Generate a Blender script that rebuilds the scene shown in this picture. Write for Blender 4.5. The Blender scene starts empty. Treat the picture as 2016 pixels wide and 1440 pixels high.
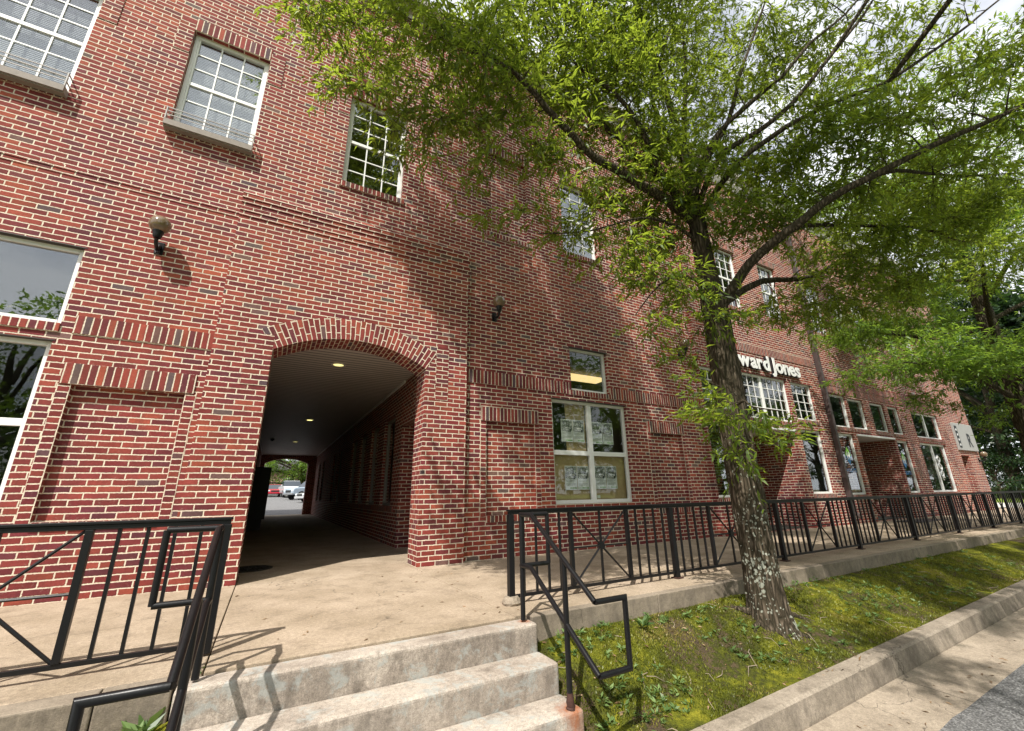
import bpy, bmesh, math, random
import numpy as np
from mathutils import Vector, Matrix, noise as mnoise
R = math.radians
C = bpy.context.scene.collection
sc = bpy.context.scene
random.seed(7)
rng = np.random.default_rng(11)

# ------------------------------------------------------------------ camera
F_PX = 822.41
yaw, pit, rol = 0.512164, 0.297116, -0.0161662
fw = Vector((math.sin(yaw)*math.cos(pit), math.cos(yaw)*math.cos(pit), math.sin(pit)))
r0 = Vector((math.cos(yaw), -math.sin(yaw), 0)); u0 = r0.cross(fw)
rt = r0*math.cos(rol)+u0*math.sin(rol); up = -r0*math.sin(rol)+u0*math.cos(rol)
cam_d = bpy.data.cameras.new('camera'); cam = bpy.data.objects.new('camera', cam_d); C.objects.link(cam)
cam_d.sensor_width = 36; cam_d.sensor_fit = 'HORIZONTAL'; cam_d.lens = F_PX/2016*36
cam_d.clip_start = .05; cam_d.clip_end = 3000
M = Matrix((rt, up, -fw)).transposed().to_4x4(); M.translation = (0, -6.1385, .94)
cam.matrix_world = M; sc.camera = cam

# ------------------------------------------------------------------ light
LDIR = Vector((.53, .48, -1.0)).normalized()            # the way sunlight travels
sd = bpy.data.lights.new('sun', 'SUN'); sd.energy = 5.0; sd.angle = R(.55); sd.color = (1, .95, .87)
sun = bpy.data.objects.new('sun', sd); C.objects.link(sun)
sun.rotation_euler = LDIR.to_track_quat('-Z', 'Y').to_euler()
w = bpy.data.worlds.new('World'); sc.world = w; w.use_nodes = True
nt = w.node_tree; bg = nt.nodes['Background']; out = nt.nodes['World Output']
sky = nt.nodes.new('ShaderNodeTexSky'); sky.sky_type = 'NISHITA'; sky.sun_disc = False
sky.sun_elevation = math.asin(-LDIR.z); sky.sun_rotation = math.atan2(-LDIR.x, -LDIR.y); sky.dust_density = 2
bg.inputs[1].default_value = .096
tc = nt.nodes.new('ShaderNodeTexCoord'); cn = nt.nodes.new('ShaderNodeTexNoise')
cn.inputs['Scale'].default_value = 2.2; cn.inputs['Detail'].default_value = 7; cn.inputs['Roughness'].default_value = .55
mp = nt.nodes.new('ShaderNodeMapping'); mp.inputs['Scale'].default_value = (1, 1, 2.2)
nt.links.new(tc.outputs['Generated'], mp.inputs[0]); nt.links.new(mp.outputs[0], cn.inputs['Vector'])
cr = nt.nodes.new('ShaderNodeValToRGB'); cr.color_ramp.elements[0].position = .28; cr.color_ramp.elements[1].position = .50
nt.links.new(cn.outputs['Fac'], cr.inputs[0])
mx = nt.nodes.new('ShaderNodeMixRGB'); mx.inputs[2].default_value = (11.0, 11.2, 11.6, 1)
nt.links.new(cr.outputs[0], mx.inputs[0]); nt.links.new(sky.outputs[0], mx.inputs[1]); nt.links.new(mx.outputs[0], bg.inputs[0])
sc.view_settings.view_transform = 'Standard'; sc.view_settings.look = 'None'
sc.view_settings.exposure = .43; sc.view_settings.gamma = 1; sc.view_settings.use_curve_mapping = False
sc.cycles.max_bounces = 8; sc.cycles.transparent_max_bounces = 12
sc.cycles.diffuse_bounces = 4; sc.cycles.glossy_bounces = 4; sc.cycles.caustics_reflective = False; sc.cycles.caustics_refractive = False
sc.cycles.sample_clamp_indirect = 6

# ------------------------------------------------------------------ helpers: objects
def link(o, parent=None):
    C.objects.link(o)
    if parent: o.parent = parent
    return o
def empty(name, loc, label, cat, group=None, rz=0):
    o = bpy.data.objects.new(name, None); o.location = loc; o.rotation_euler = (0, 0, rz); link(o)
    o.empty_display_size = .1
    tag(o, label, cat, group); return o
def tag(o, label=None, cat=None, group=None, kind=None):
    if label: o['label'] = label
    if cat: o['category'] = cat
    if group: o['group'] = group
    if kind: o['kind'] = kind
    return o
def dup(root, loc=None, rz=None, label=None, group=None, scale=None):
    r = root.copy(); C.objects.link(r)
    if loc is not None: r.location = loc
    if rz is not None: r.rotation_euler = (0, 0, rz)
    if scale is not None: r.scale = scale
    if label: r['label'] = label
    if group: r['group'] = group
    for ch in list(root.children):
        c = ch.copy(); C.objects.link(c); c.parent = r
        for g in ch.children:
            d = g.copy(); C.objects.link(d); d.parent = c
    return r

class MB:
    """collects boxes, tubes, quads and builds ONE mesh object"""
    def __init__(s): s.v = []; s.f = []; s.uv = {}
    def box(s, x0, x1, y0, y1, z0, z1):
        n = len(s.v)
        s.v += [(x0,y0,z0),(x1,y0,z0),(x1,y1,z0),(x0,y1,z0),(x0,y0,z1),(x1,y0,z1),(x1,y1,z1),(x0,y1,z1)]
        s.f += [(n,n+3,n+2,n+1),(n+4,n+5,n+6,n+7),(n,n+1,n+5,n+4),(n+1,n+2,n+6,n+5),(n+2,n+3,n+7,n+6),(n+3,n,n+4,n+7)]
        return s
    def quad(s, a, b, c, d, uv=None):
        n = len(s.v); s.v += [tuple(a), tuple(b), tuple(c), tuple(d)]; s.f.append((n,n+1,n+2,n+3))
        if uv: s.uv[len(s.f)-1] = uv
        return s
    def prism(s, prof, x0, x1):
        """profile of (y,z) points, swept along x"""
        n = len(s.v); k = len(prof)
        s.v += [(x0, a, b) for a, b in prof]+[(x1, a, b) for a, b in prof]
        for i in range(k):
            j = (i+1) % k; s.f.append((n+i, n+j, n+k+j, n+k+i))
        s.f.append(tuple(n+i for i in range(k))[::-1]); s.f.append(tuple(n+k+i for i in range(k)))
        return s
    def tube(s, pts, rad, n=10, cap=True):
        pts = [Vector(p) for p in pts]
        if not hasattr(rad, '__len__'): rad = [rad]*len(pts)
        base = len(s.v); up_ = None
        for i, p in enumerate(pts):
            d1 = (pts[i]-pts[i-1]).normalized() if i else None
            d2 = (pts[i+1]-pts[i]).normalized() if i < len(pts)-1 else None
            d = (d1+d2).normalized() if d1 and d2 else (d1 or d2)
            if up_ is None:
                up_ = Vector((0,0,1)) if abs(d.z) < .9 else Vector((1,0,0))
            else: up_ = pd.rotation_difference(d) @ up_
            pd = d
            a = d.cross(up_).normalized(); b = a.cross(d).normalized(); up_ = b
            k = 1.0
            if d1 and d2: k = 1/max(.6, math.cos(d1.angle(d2)/2))
            # widen only in the bend plane
            if d1 and d2 and (d1-d2).length > 1e-4:
                m = (d2-d1).normalized()
            else: m = None
            for j in range(n):
                t = 2*math.pi*j/n
                o = a*math.cos(t)+b*math.sin(t)
                o = o*rad[i]
                if m is not None: o = o+m*(o.dot(m)*(k-1))
                s.v.append(tuple(p+o))
        for i in range(len(pts)-1):
            for j in range(n):
                q = base+i*n; j2 = (j+1) % n
                s.f.append((q+j, q+j2, q+n+j2, q+n+j))
        if cap:
            s.f.append(tuple(base+j for j in range(n))[::-1]); s.f.append(tuple(base+(len(pts)-1)*n+j for j in range(n)))
        return s
    def disc(s, c, nrm, r, n=20):
        c = Vector(c); nrm = Vector(nrm).normalized(); a = nrm.orthogonal().normalized(); b = nrm.cross(a)
        k = len(s.v)
        for j in range(n):
            t = 2*math.pi*j/n; s.v.append(tuple(c+a*r*math.cos(t)+b*r*math.sin(t)))
        s.f.append(tuple(range(k, k+n))); return s
    def lathe(s, prof, c=(0,0,0), n=28):
        k = len(s.v); m = len(prof)
        for r, z in prof:
            for j in range(n):
                t = 2*math.pi*j/n; s.v.append((c[0]+r*math.cos(t), c[1]+r*math.sin(t), c[2]+z))
        for i in range(m-1):
            for j in range(n):
                j2 = (j+1) % n; s.f.append((k+i*n+j, k+i*n+j2, k+(i+1)*n+j2, k+(i+1)*n+j))
        return s
    def wall(s, x0, x1, z0, z1, y, holes=(), depth=0, plane='y', sgn=1, reveal=True):
        """a face with rectangular holes (a,b,c,d) = u0,u1,z0,z1 and reveals going in by depth"""
        us = sorted({x0, x1, *[max(x0, min(x1, h[0])) for h in holes], *[max(x0, min(x1, h[1])) for h in holes]})
        zs = sorted({z0, z1, *[max(z0, min(z1, h[2])) for h in holes], *[max(z0, min(z1, h[3])) for h in holes]})
        P = (lambda u, v, dd=0: (u, y+dd*sgn, v)) if plane == 'y' else (lambda u, v, dd=0: (y+dd*sgn, u, v))
        for i in range(len(us)-1):
            for j in range(len(zs)-1):
                cu, cz = (us[i]+us[i+1])/2, (zs[j]+zs[j+1])/2
                if any(h[0] < cu < h[1] and h[2] < cz < h[3] for h in holes): continue
                s.quad(P(us[i],zs[j]), P(us[i+1],zs[j]), P(us[i+1],zs[j+1]), P(us[i],zs[j+1]))
        if reveal:
            for h in holes:
                d = h[4] if len(h) > 4 else depth
                a, b, c, e = h[:4]
                s.quad(P(a,c), P(a,e), P(a,e,d), P(a,c,d)); s.quad(P(b,c), P(b,c,d), P(b,e,d), P(b,e))
                s.quad(P(a,e), P(b,e), P(b,e,d), P(a,e,d)); s.quad(P(a,c), P(a,c,d), P(b,c,d), P(b,c))
        return s
    def build(s, name, mat, parent=None, loc=(0,0,0), smooth=False, bevel=0, seg=2, rz=0):
        me = bpy.data.meshes.new(name); me.from_pydata(s.v, [], s.f); me.validate(); me.update()
        if s.uv:
            uvl = me.uv_layers.new(name='UVMap')
            for fi, uv in s.uv.items():
                for k, li in enumerate(me.polygons[fi].loop_indices): uvl.data[li].uv = uv[k]
        me.materials.append(mat)
        if smooth:
            me.polygons.foreach_set('use_smooth', [True]*len(me.polygons))
            try: me.set_sharp_from_angle(angle=R(40))
            except Exception: pass
        o = bpy.data.objects.new(name, me); o.location = loc; o.rotation_euler = (0, 0, rz); link(o, parent)
        if bevel:
            b = o.modifiers.new('bevel', 'BEVEL'); b.width = bevel; b.segments = seg; b.limit_method = 'ANGLE'; b.angle_limit = R(40)
        return o

# ------------------------------------------------------------------ helpers: materials
class NT:
    def __init__(s, name):
        s.m = bpy.data.materials.new(name); s.m.use_nodes = True; s.t = s.m.node_tree; s.b = s.t.nodes['Principled BSDF']
        s.o = s.t.nodes['Material Output']
    def n(s, typ, **kw):
        q = s.t.nodes.new('ShaderNode'+typ)
        for k, v in kw.items():
            if k.startswith('i_'):
                key = k[2:]; key = int(key) if key.isdigit() else key.replace('_', ' ')
                s.set(q.inputs[key], v)
            else: setattr(q, k, v)
        return q
    def set(s, inp, v):
        if isinstance(v, bpy.types.NodeSocket): s.t.links.new(v, inp)
        elif isinstance(v, bpy.types.Node): s.t.links.new(v.outputs[0], inp)
        else: inp.default_value = v
    def math(s, op, a, b=0.0, c=0.0, clamp=False):
        q = s.t.nodes.new('ShaderNodeMath'); q.operation = op; q.use_clamp = clamp
        s.set(q.inputs[0], a); s.set(q.inputs[1], b); s.set(q.inputs[2], c); return q.outputs[0]
    def mix(s, f, a, b, mode='MIX'):
        q = s.t.nodes.new('ShaderNodeMixRGB'); q.blend_type = mode
        s.set(q.inputs[0], f); s.set(q.inputs[1], a); s.set(q.inputs[2], b); return q.outputs[0]
    def ramp(s, f, stops, interp='LINEAR'):
        q = s.t.nodes.new('ShaderNodeValToRGB'); q.color_ramp.interpolation = interp; e = q.color_ramp.elements
        while len(e) < len(stops): e.new(.5)
        for k, (p, c) in enumerate(stops):
            e[k].position = p; e[k].color = c if len(c) == 4 else (*c, 1)
        s.set(q.inputs[0], f); return q.outputs[0]
    def noise(s, vec, scale, detail=4, rough=.55, dist=0):
        q = s.n('TexNoise', i_Vector=vec, i_Scale=scale, i_Detail=detail, i_Roughness=rough, i_Distortion=dist); return q.outputs[0]
    def obj(s): return s.n('TexCoord').outputs['Object']
    def uvs(s): return s.n('TexCoord').outputs['UV']
    def pos(s): return s.n('NewGeometry').outputs['Position']
    def bump(s, h, dist=.01, strength=.6):
        q = s.n('Bump', i_Strength=strength, i_Distance=dist, i_Height=h); s.set(s.b.inputs['Normal'], q.outputs[0])
    def scale(s, vec, sx, sy, sz):
        return s.n('Mapping', i_Vector=vec, i_Scale=(sx, sy, sz)).outputs[0]
g3 = lambda v: (v, v, v, 1)

def brick_mat(name, W=.2032, H=.0677, off=.5, src='obj', swap=False, mort=.0128, red=(1, 1, 1), u0=0., v0=0.):
    q = NT(name)
    if src == 'uv':
        xyz = q.n('SeparateXYZ', i_0=q.uvs()); u, v = xyz.outputs[0], xyz.outputs[1]
    else:
        xyz = q.n('SeparateXYZ', i_0=q.obj()); nn = q.n('SeparateXYZ', i_0=q.n('NewGeometry').outputs['True Normal'])
        hz = q.math('GREATER_THAN', q.math('ABSOLUTE', nn.outputs[2]), .6)
        xy = q.math('ADD', xyz.outputs[0], xyz.outputs[1])
        u = q.mix(hz, xy, xyz.outputs[0]); v = q.mix(hz, xyz.outputs[2], xyz.outputs[1])
    if swap: u, v = v, u
    P = q.pos()
    wob = q.math('MULTIPLY', q.math('SUBTRACT', q.noise(P, 9, 2), .5), .012)
    u = q.math('ADD', u, u0); v = q.math('ADD', q.math('ADD', v, v0), wob)
    vs = q.math('DIVIDE', v, H); row = q.math('FLOOR', vs); fv = q.math('FRACT', vs)
    rj = q.n('TexWhiteNoise', noise_dimensions='1D', i_W=row).outputs[0]
    us = q.math('ADD', q.math('ADD', q.math('DIVIDE', u, W), q.math('MULTIPLY', q.math('MODULO', q.math('ABSOLUTE', row), 2), off)), q.math('MULTIPLY', rj, .06))
    col = q.math('FLOOR', us); fu = q.math('FRACT', us)
    cell = q.n('CombineXYZ', i_0=col, i_1=row).outputs[0]
    wn = q.n('TexWhiteNoise', noise_dimensions='2D', i_Vector=cell)
    wn2 = q.n('TexWhiteNoise', noise_dimensions='3D', i_Vector=q.n('CombineXYZ', i_0=col, i_1=row, i_2=7.3).outputs[0])
    du = q.math('MULTIPLY', q.math('MINIMUM', fu, q.math('SUBTRACT', 1, fu)), W)
    dv = q.math('MULTIPLY', q.math('MINIMUM', fv, q.math('SUBTRACT', 1, fv)), H)
    d = q.math('MINIMUM', du, dv)
    edge = q.noise(P, 55, 4, .65)
    d = q.math('ADD', d, q.math('MULTIPLY', q.math('SUBTRACT', edge, .5), .0125))
    mr = q.n('MapRange', i_0=d, i_1=mort*.38, i_2=mort*.62, interpolation_type='SMOOTHSTEP').outputs[0]
    base = q.ramp(wn.outputs[0], [(0, (.205,.037,.031)), (.15, (.258,.052,.038)), (.33, (.190,.033,.031)), (.5, (.285,.063,.040)), (.62, (.160,.030,.034)),
                                  (.75, (.228,.044,.037)), (.88, (.138,.034,.040)), (.965, (.155,.082,.078)), (.987, (.11,.072,.075))], 'CONSTANT')
    if red != (1, 1, 1): base = q.mix(1, base, (*red, 1), 'MULTIPLY')
    var = q.math('ADD', q.math('MULTIPLY', wn2.outputs[0], .38), .80)
    fine = q.noise(P, 38, 6, .72); mid = q.noise(P, 7, 3)
    bl = q.math('MULTIPLY', var, q.math('ADD', .55, q.math('MULTIPLY', fine, .9)))
    bl = q.math('MULTIPLY', bl, q.math('ADD', .72, q.math('MULTIPLY', mid, .56)))
    bcol = q.mix(1, base, q.n('CombineXYZ', i_0=bl, i_1=bl, i_2=bl).outputs[0], 'MULTIPLY')
    zone = q.n('MapRange', i_0=q.noise(P, .55, 3, .5), i_1=.40, i_2=.62).outputs[0]
    bcol = q.mix(1, bcol, q.mix(zone, (.92,.86,.98,1), (1.16,1.18,.98,1)), 'MULTIPLY')
    stk = q.n('MapRange', i_0=q.noise(q.scale(P, 2.6, 2.6, .30), 1.5, 5, .65), i_1=.46, i_2=.70).outputs[0]
    bcol = q.mix(q.math('MULTIPLY', stk, .30), bcol, (.07,.03,.028,1))
    # pale mortar smears left on the faces
    smear = q.math('MULTIPLY', q.n('MapRange', i_0=q.noise(P, 21, 5, .7), i_1=.60, i_2=.74).outputs[0], .35)
    bcol = q.mix(smear, bcol, (.40, .29, .23, 1))
    mcol = q.mix(q.noise(P, 30, 4, .7), (.58, .48, .36, 1), (.88, .78, .64, 1))
    stain = q.n('MapRange', i_0=q.noise(P, 1.1, 4, .6), i_1=.5, i_2=.72).outputs[0]
    mcol = q.mix(q.math('MULTIPLY', stain, .35), mcol, (.30, .22, .17, 1))
    q.set(q.b.inputs['Base Color'], q.mix(mr, mcol, bcol))
    q.b.inputs['Roughness'].default_value = .86; q.b.inputs['Specular IOR Level'].default_value = .3
    h = q.math('ADD', mr, q.math('MULTIPLY', q.noise(P, 60, 5, .75), .55)); h = q.math('ADD', h, q.math('MULTIPLY', wn2.outputs[0], .25))
    q.bump(h, .010, .9)
    return q.m

def plain(name, col, rough=.6, metal=0, spec=.5, var=.12, scale=12, bump=0, bs=60):
    q = NT(name); P = q.obj(); f = q.noise(P, scale, 5, .6)
    lo = tuple(c*(1-var) for c in col)+(1,); hi = tuple(min(1, c*(1+var)) for c in col)+(1,)
    q.set(q.b.inputs['Base Color'], q.mix(f, lo, hi)); q.b.inputs['Roughness'].default_value = rough
    q.b.inputs['Metallic'].default_value = metal; q.b.inputs['Specular IOR Level'].default_value = spec
    if bump: q.bump(q.noise(P, bs, 4), .004, bump)
    return q.m

def emis(name, col, st):
    q = NT(name); q.b.inputs['Base Color'].default_value = (*col, 1)
    q.b.inputs['Emission Color'].default_value = (*col, 1); q.b.inputs['Emission Strength'].default_value = st; return q.m

def concrete(name, a, b, grit=.35, dark=(.16,.14,.12), stain=.5, streak=False, rust=None, blotch=None):
    q = NT(name); P = q.pos()
    c = q.mix(q.n('MapRange', i_0=q.noise(P, 1.6, 5, .6), i_1=.35, i_2=.65).outputs[0], (*a, 1), (*b, 1))
    c = q.mix(q.math('MULTIPLY', q.n('MapRange', i_0=q.noise(P, 4.5, 6, .7), i_1=.52, i_2=.72).outputs[0], stain), c, (*dark, 1))
    sp = q.noise(P, 170, 3, .8); mid = q.noise(P, 38, 4, .7)
    c = q.mix(1, c, q.ramp(sp, [(.25, g3(1-grit)), (.5, g3(1)), (.75, g3(1+grit))]), 'MULTIPLY')
    c = q.mix(1, c, q.ramp(mid, [(.3, g3(1-grit*.5)), (.7, g3(1+grit*.4))]), 'MULTIPLY')
    if streak:
        s = q.math('ADD', q.math('MULTIPLY', q.noise(q.scale(P, 5, 5, 1.1), 1.6, 6, .72, .4), .55), q.math('MULTIPLY', q.noise(P, 4.2, 5, .7), .45))
        nn = q.n('SeparateXYZ', i_0=q.n('NewGeometry').outputs['True Normal'])
        vert = q.math('LESS_THAN', q.math('ABSOLUTE', nn.outputs[2]), .5)
        k = q.math('MULTIPLY', q.math('MULTIPLY', q.n('MapRange', i_0=s, i_1=.46, i_2=.64).outputs[0], .7), vert)
        c = q.mix(k, c, (.10, .085, .07, 1))
    tiny = q.n('MapRange', i_0=q.noise(P, 85, 2, .5), i_1=.64, i_2=.72).outputs[0]; c = q.mix(q.math('MULTIPLY', tiny, .55), c, (*dark, 1))
    crk = q.n('TexVoronoi', feature='DISTANCE_TO_EDGE', i_Scale=.55, i_Vector=q.n('VectorMath', operation='ADD', i_0=P, i_1=q.n('VectorMath', operation='SCALE', i_0=q.n('TexNoise', i_Vector=P, i_Scale=3.5, i_Detail=5.).outputs['Color'], i_Scale=.5).outputs[0]).outputs[0]).outputs[0]
    crk = q.math('MULTIPLY', q.math('LESS_THAN', crk, .0022), q.math('GREATER_THAN', q.noise(P, .5, 1), .5)); c = q.mix(q.math('MULTIPLY', crk, .6), c, (.06,.05,.04,1))
    if blotch:
        f = q.n('MapRange', i_0=q.noise(P, 6.5, 6, .72, .6), i_1=.52, i_2=.60).outputs[0]
        c = q.mix(q.math('MULTIPLY', f, .6), c, (*blotch, 1))
    if rust:
        for (rx, ry, rz, rr) in rust:
            dd = q.n('VectorMath', operation='DISTANCE', i_0=q.n('Mapping', i_Vector=P, i_Scale=(1, 1, .55)).outputs[0], i_1=(rx, ry, rz*.55)).outputs['Value']
            dd = q.math('ADD', dd, q.math('MULTIPLY', q.math('SUBTRACT', q.noise(P, 22, 5, .7), .5), rr*1.3))
            f = q.n('MapRange', i_0=dd, i_1=rr, i_2=rr*.25).outputs[0]
            c = q.mix(q.math('MULTIPLY', f, .85), c, (.30, .09, .025, 1))
    q.set(q.b.inputs['Base Color'], c); q.b.inputs['Roughness'].default_value = .9; q.b.inputs['Specular IOR Level'].default_value = .25
    h = q.math('ADD', q.math('MULTIPLY', sp, .5), q.math('ADD', q.noise(P, 45, 6, .7), q.math('MULTIPLY', q.noise(P, 6, 4), 1.5)))
    q.bump(h, .006, .55)
    return q.m

M_brick = brick_mat('red brick running bond')
M_sold = brick_mat('brick soldier course', W=.0677, H=.2400, off=0, v0=.004)
M_rowlock = brick_mat('brick rowlock sill', W=.0677, H=.112, off=0, v0=.004)
M_stack = brick_mat('brick header stack', W=.1050, H=.0677, off=0, red=(.95, .92, .95))
M_arch = brick_mat('brick arch ring', W=.2032, H=.0665, off=.5, src='uv')
M_landing = concrete('tan landing concrete', (.30,.235,.165), (.42,.335,.25), .5, (.18,.14,.10), .7)
M_step = concrete('weathered step concrete', (.32,.27,.225), (.50,.435,.37), .5, (.15,.12,.095), .8, streak=True, rust=[(1.86,-3.53,-.375,.12),(1.86,-2.95,-.02,.06)], blotch=(.36,.385,.37))
M_retain = concrete('retaining wall concrete', (.20,.165,.125), (.32,.265,.205), .3, (.11,.085,.065), .6, streak=True)
M_kerb = concrete('kerb concrete', (.22,.185,.145), (.33,.28,.225), .45, (.10,.082,.062), .75, streak=True)
M_gutter = concrete('gutter concrete', (.26,.215,.165), (.36,.30,.235), .45, (.15,.12,.09), .65)
M_white = plain('white window paint', (.82,.82,.80), .5, var=.08, scale=6)
M_black = plain('glossy black railing paint', (.006,.006,.007), .36, spec=.35, var=.3, scale=30, bump=.12, bs=90)
M_rusty = plain('rusted post foot', (.055,.022,.015), .85, var=.6, scale=50, bump=.8, bs=120)
M_trimw = plain('dirty white cornice', (.48,.45,.40), .7, var=.25, scale=7)
M_dark = plain('dark recess paint', (.012,.012,.013), .5)
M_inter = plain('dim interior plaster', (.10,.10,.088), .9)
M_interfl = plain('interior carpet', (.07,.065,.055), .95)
M_down = plain('brown aluminium downpipe', (.085,.062,.06), .5, metal=.2, var=.2)
M_bronze = None
M_whitedim = plain('shade-darkened window paint', (.24,.22,.20), .5)  # passage window frames: the passage's shade is put into this darker paint colour
M_shade = plain('brown steel lintel', (.05,.04,.034), .6)
M_grey = plain('weathered grey metal', (.36,.34,.32), .5)
M_basket = plain('weathered board', (.24,.205,.175), .7, var=.3, scale=18)

def mat_globe():
    q = NT('smoked bronze glass globe'); q.b.inputs['Base Color'].default_value = (.17, .115, .065, 1)
    q.b.inputs['Roughness'].default_value = .16; q.b.inputs['Coat Weight'].default_value = .6; q.b.inputs['Coat Roughness'].default_value = .05
    q.b.inputs['Subsurface Weight'].default_value = .25; q.b.inputs['Subsurface Radius'].default_value = (.05, .035, .02)
    return q.m
M_bronze = mat_globe()

def mat_glass(name='window glass', tint=(.95,.965,.95), refl=.042):
    q = NT(name); t = q.t
    ge = q.n('NewGeometry'); dt = q.math('ABSOLUTE', q.n('VectorMath', operation='DOT_PRODUCT', i_0=ge.outputs['Incoming'], i_1=ge.outputs['Normal']).outputs['Value'])
    f = q.math('ADD', q.math('MULTIPLY', q.math('POWER', q.math('SUBTRACT', 1, dt, clamp=True), 4), .9), refl, clamp=True)
    gl = q.n('BsdfGlossy', i_Color=(.92,.95,.97,1), i_Roughness=.012)
    wob = q.n('Bump', i_Strength=.12, i_Distance=.01, i_Height=q.noise(q.pos(), 1.3, 2)); q.set(gl.inputs['Normal'], wob.outputs[0])
    tr = q.n('BsdfTransparent', i_Color=(*tint, 1))
    ms = q.n('MixShader', i_0=f, i_1=tr.outputs[0], i_2=gl.outputs[0])
    t.links.new(ms.outputs[0], q.o.inputs[0]); return q.m
M_glass = mat_glass()
M_glass2 = mat_glass('skyward window glass', (.86,.88,.88), .15)

def mat_leaf(name, stops, trans=(.32,.50,.05), tw=.42):
    q = NT(name); t = q.t
    at = q.n('Attribute', attribute_name='tone')
    col = q.ramp(at.outputs['Fac'], stops)
    q.set(q.b.inputs['Base Color'], col); q.b.inputs['Roughness'].default_value = .42; q.b.inputs['Specular IOR Level'].default_value = .45
    tl = q.n('BsdfTranslucent'); q.set(tl.inputs[0], q.mix(.5, q.mix(1, col, (2.0, 1.9, .9, 1), 'MULTIPLY'), (*trans, 1)))
    ms = q.n('MixShader', i_0=tw, i_1=q.b.outputs[0], i_2=tl.outputs[0])
    t.links.new(ms.outputs[0], q.o.inputs[0]); return q.m
M_leaf = mat_leaf('willow oak leaf', [(0,(.028,.058,.010)),(.45,(.060,.118,.015)),(.8,(.125,.205,.022)),(1,(.22,.30,.045))], (.68,.80,.08), .52)
M_leaf2 = mat_leaf('street tree leaf', [(0,(.030,.070,.014)),(.5,(.065,.140,.022)),(1,(.15,.25,.035))], (.50,.70,.08), .50)
M_leafd = mat_leaf('dark forest leaf', [(0,(.008,.022,.010)),(.5,(.018,.042,.016)),(1,(.05,.09,.025))], (.06,.13,.03), .25)
M_leafy = mat_leaf('sunny broadleaf', [(0,(.05,.10,.014)),(.5,(.09,.17,.022)),(1,(.17,.27,.03))], (.30,.46,.05), .4)

def mat_bark(name, lichen=True):
    q = NT(name); P = q.obj()
    s = q.scale(P, 1, 1, .16)
    a = q.noise(s, 34, 5, .6, .4); v = q.n('TexVoronoi', feature='DISTANCE_TO_EDGE', i_Vector=s, i_Scale=30, i_Randomness=1.0).outputs[0]
    v = q.n('MapRange', i_0=v, i_1=0, i_2=.35).outputs[0]
    f = q.math('MULTIPLY', q.math('ADD', v, a), .5)
    c = q.ramp(f, [(.18, (.016,.012,.009)), (.45, (.062,.045,.033)), (.75, (.15,.115,.088))])
    c = q.mix(q.math('MULTIPLY', q.noise(P, 3, 4), .35), c, (.07, .075, .035, 1))
    h = f
    if lichen:
        z = q.n('SeparateXYZ', i_0=P).outputs[2]
        zone = q.n('MapRange', i_0=z, i_1=2.3, i_2=.5).outputs[0]
        nz_ = q.n('TexNoise', i_Vector=P, i_Scale=14., i_Detail=3.).outputs['Color']
        pw_ = q.n('VectorMath', operation='ADD', i_0=P, i_1=q.n('VectorMath', operation='SCALE', i_0=nz_, i_Scale=.06).outputs[0]).outputs[0]
        vo = q.n('TexVoronoi', i_Vector=pw_, i_Scale=27., i_Randomness=1.0)
        spot = q.math('ADD', vo.outputs['Distance'], q.math('MULTIPLY', q.math('SUBTRACT', q.noise(P, 60, 5, .75), .5), .5))
        dens = q.noise(P, 3.2, 3)
        thr = q.math('MULTIPLY', q.math('MULTIPLY', q.n('MapRange', i_0=dens, i_1=.32, i_2=.60).outputs[0], .48), q.math('ADD', .10, zone))
        m = q.n('MapRange', i_0=q.math('SUBTRACT', thr, spot), i_1=-.02, i_2=.03).outputs[0]
        lc = q.mix(q.noise(P, 20, 3), (.20,.215,.165,1), (.44,.45,.38,1))
        c = q.mix(q.math('MULTIPLY', m, .9), c, lc)
    q.set(q.b.inputs['Base Color'], c); q.b.inputs['Roughness'].default_value = .95; q.b.inputs['Specular IOR Level'].default_value = .15
    q.bump(h, .03, .9); return q.m
M_bark = mat_bark('lichened furrowed bark'); M_bark2 = mat_bark('dark furrowed bark', False)

def mat_moss():
    q = NT('mossy bank'); P = q.pos()
    a = q.noise(P, 2.3, 6, .62, .5); b = q.noise(P, 16, 5, .7); fine = q.noise(P, 120, 3, .8)
    c = q.ramp(q.math('ADD', q.math('MULTIPLY', a, .65), q.math('MULTIPLY', b, .35)),
        [(.38, (.080,.060,.042)), (.43, (.13,.095,.055)), (.47, (.060,.066,.018)), (.55, (.15,.16,.018)), (.63, (.31,.29,.03)), (.73, (.24,.17,.085))])
    c = q.mix(1, c, q.ramp(fine, [(.3, g3(.5)), (.7, g3(1.5))]), 'MULTIPLY')
    q.set(q.b.inputs['Base Color'], c); q.b.inputs['Roughness'].default_value = 1; q.b.inputs['Specular IOR Level'].default_value = .1
    q.bump(q.math('ADD', q.math('MULTIPLY', b, 1.5), fine), .03, .8); return q.m
M_moss = mat_moss()

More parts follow.
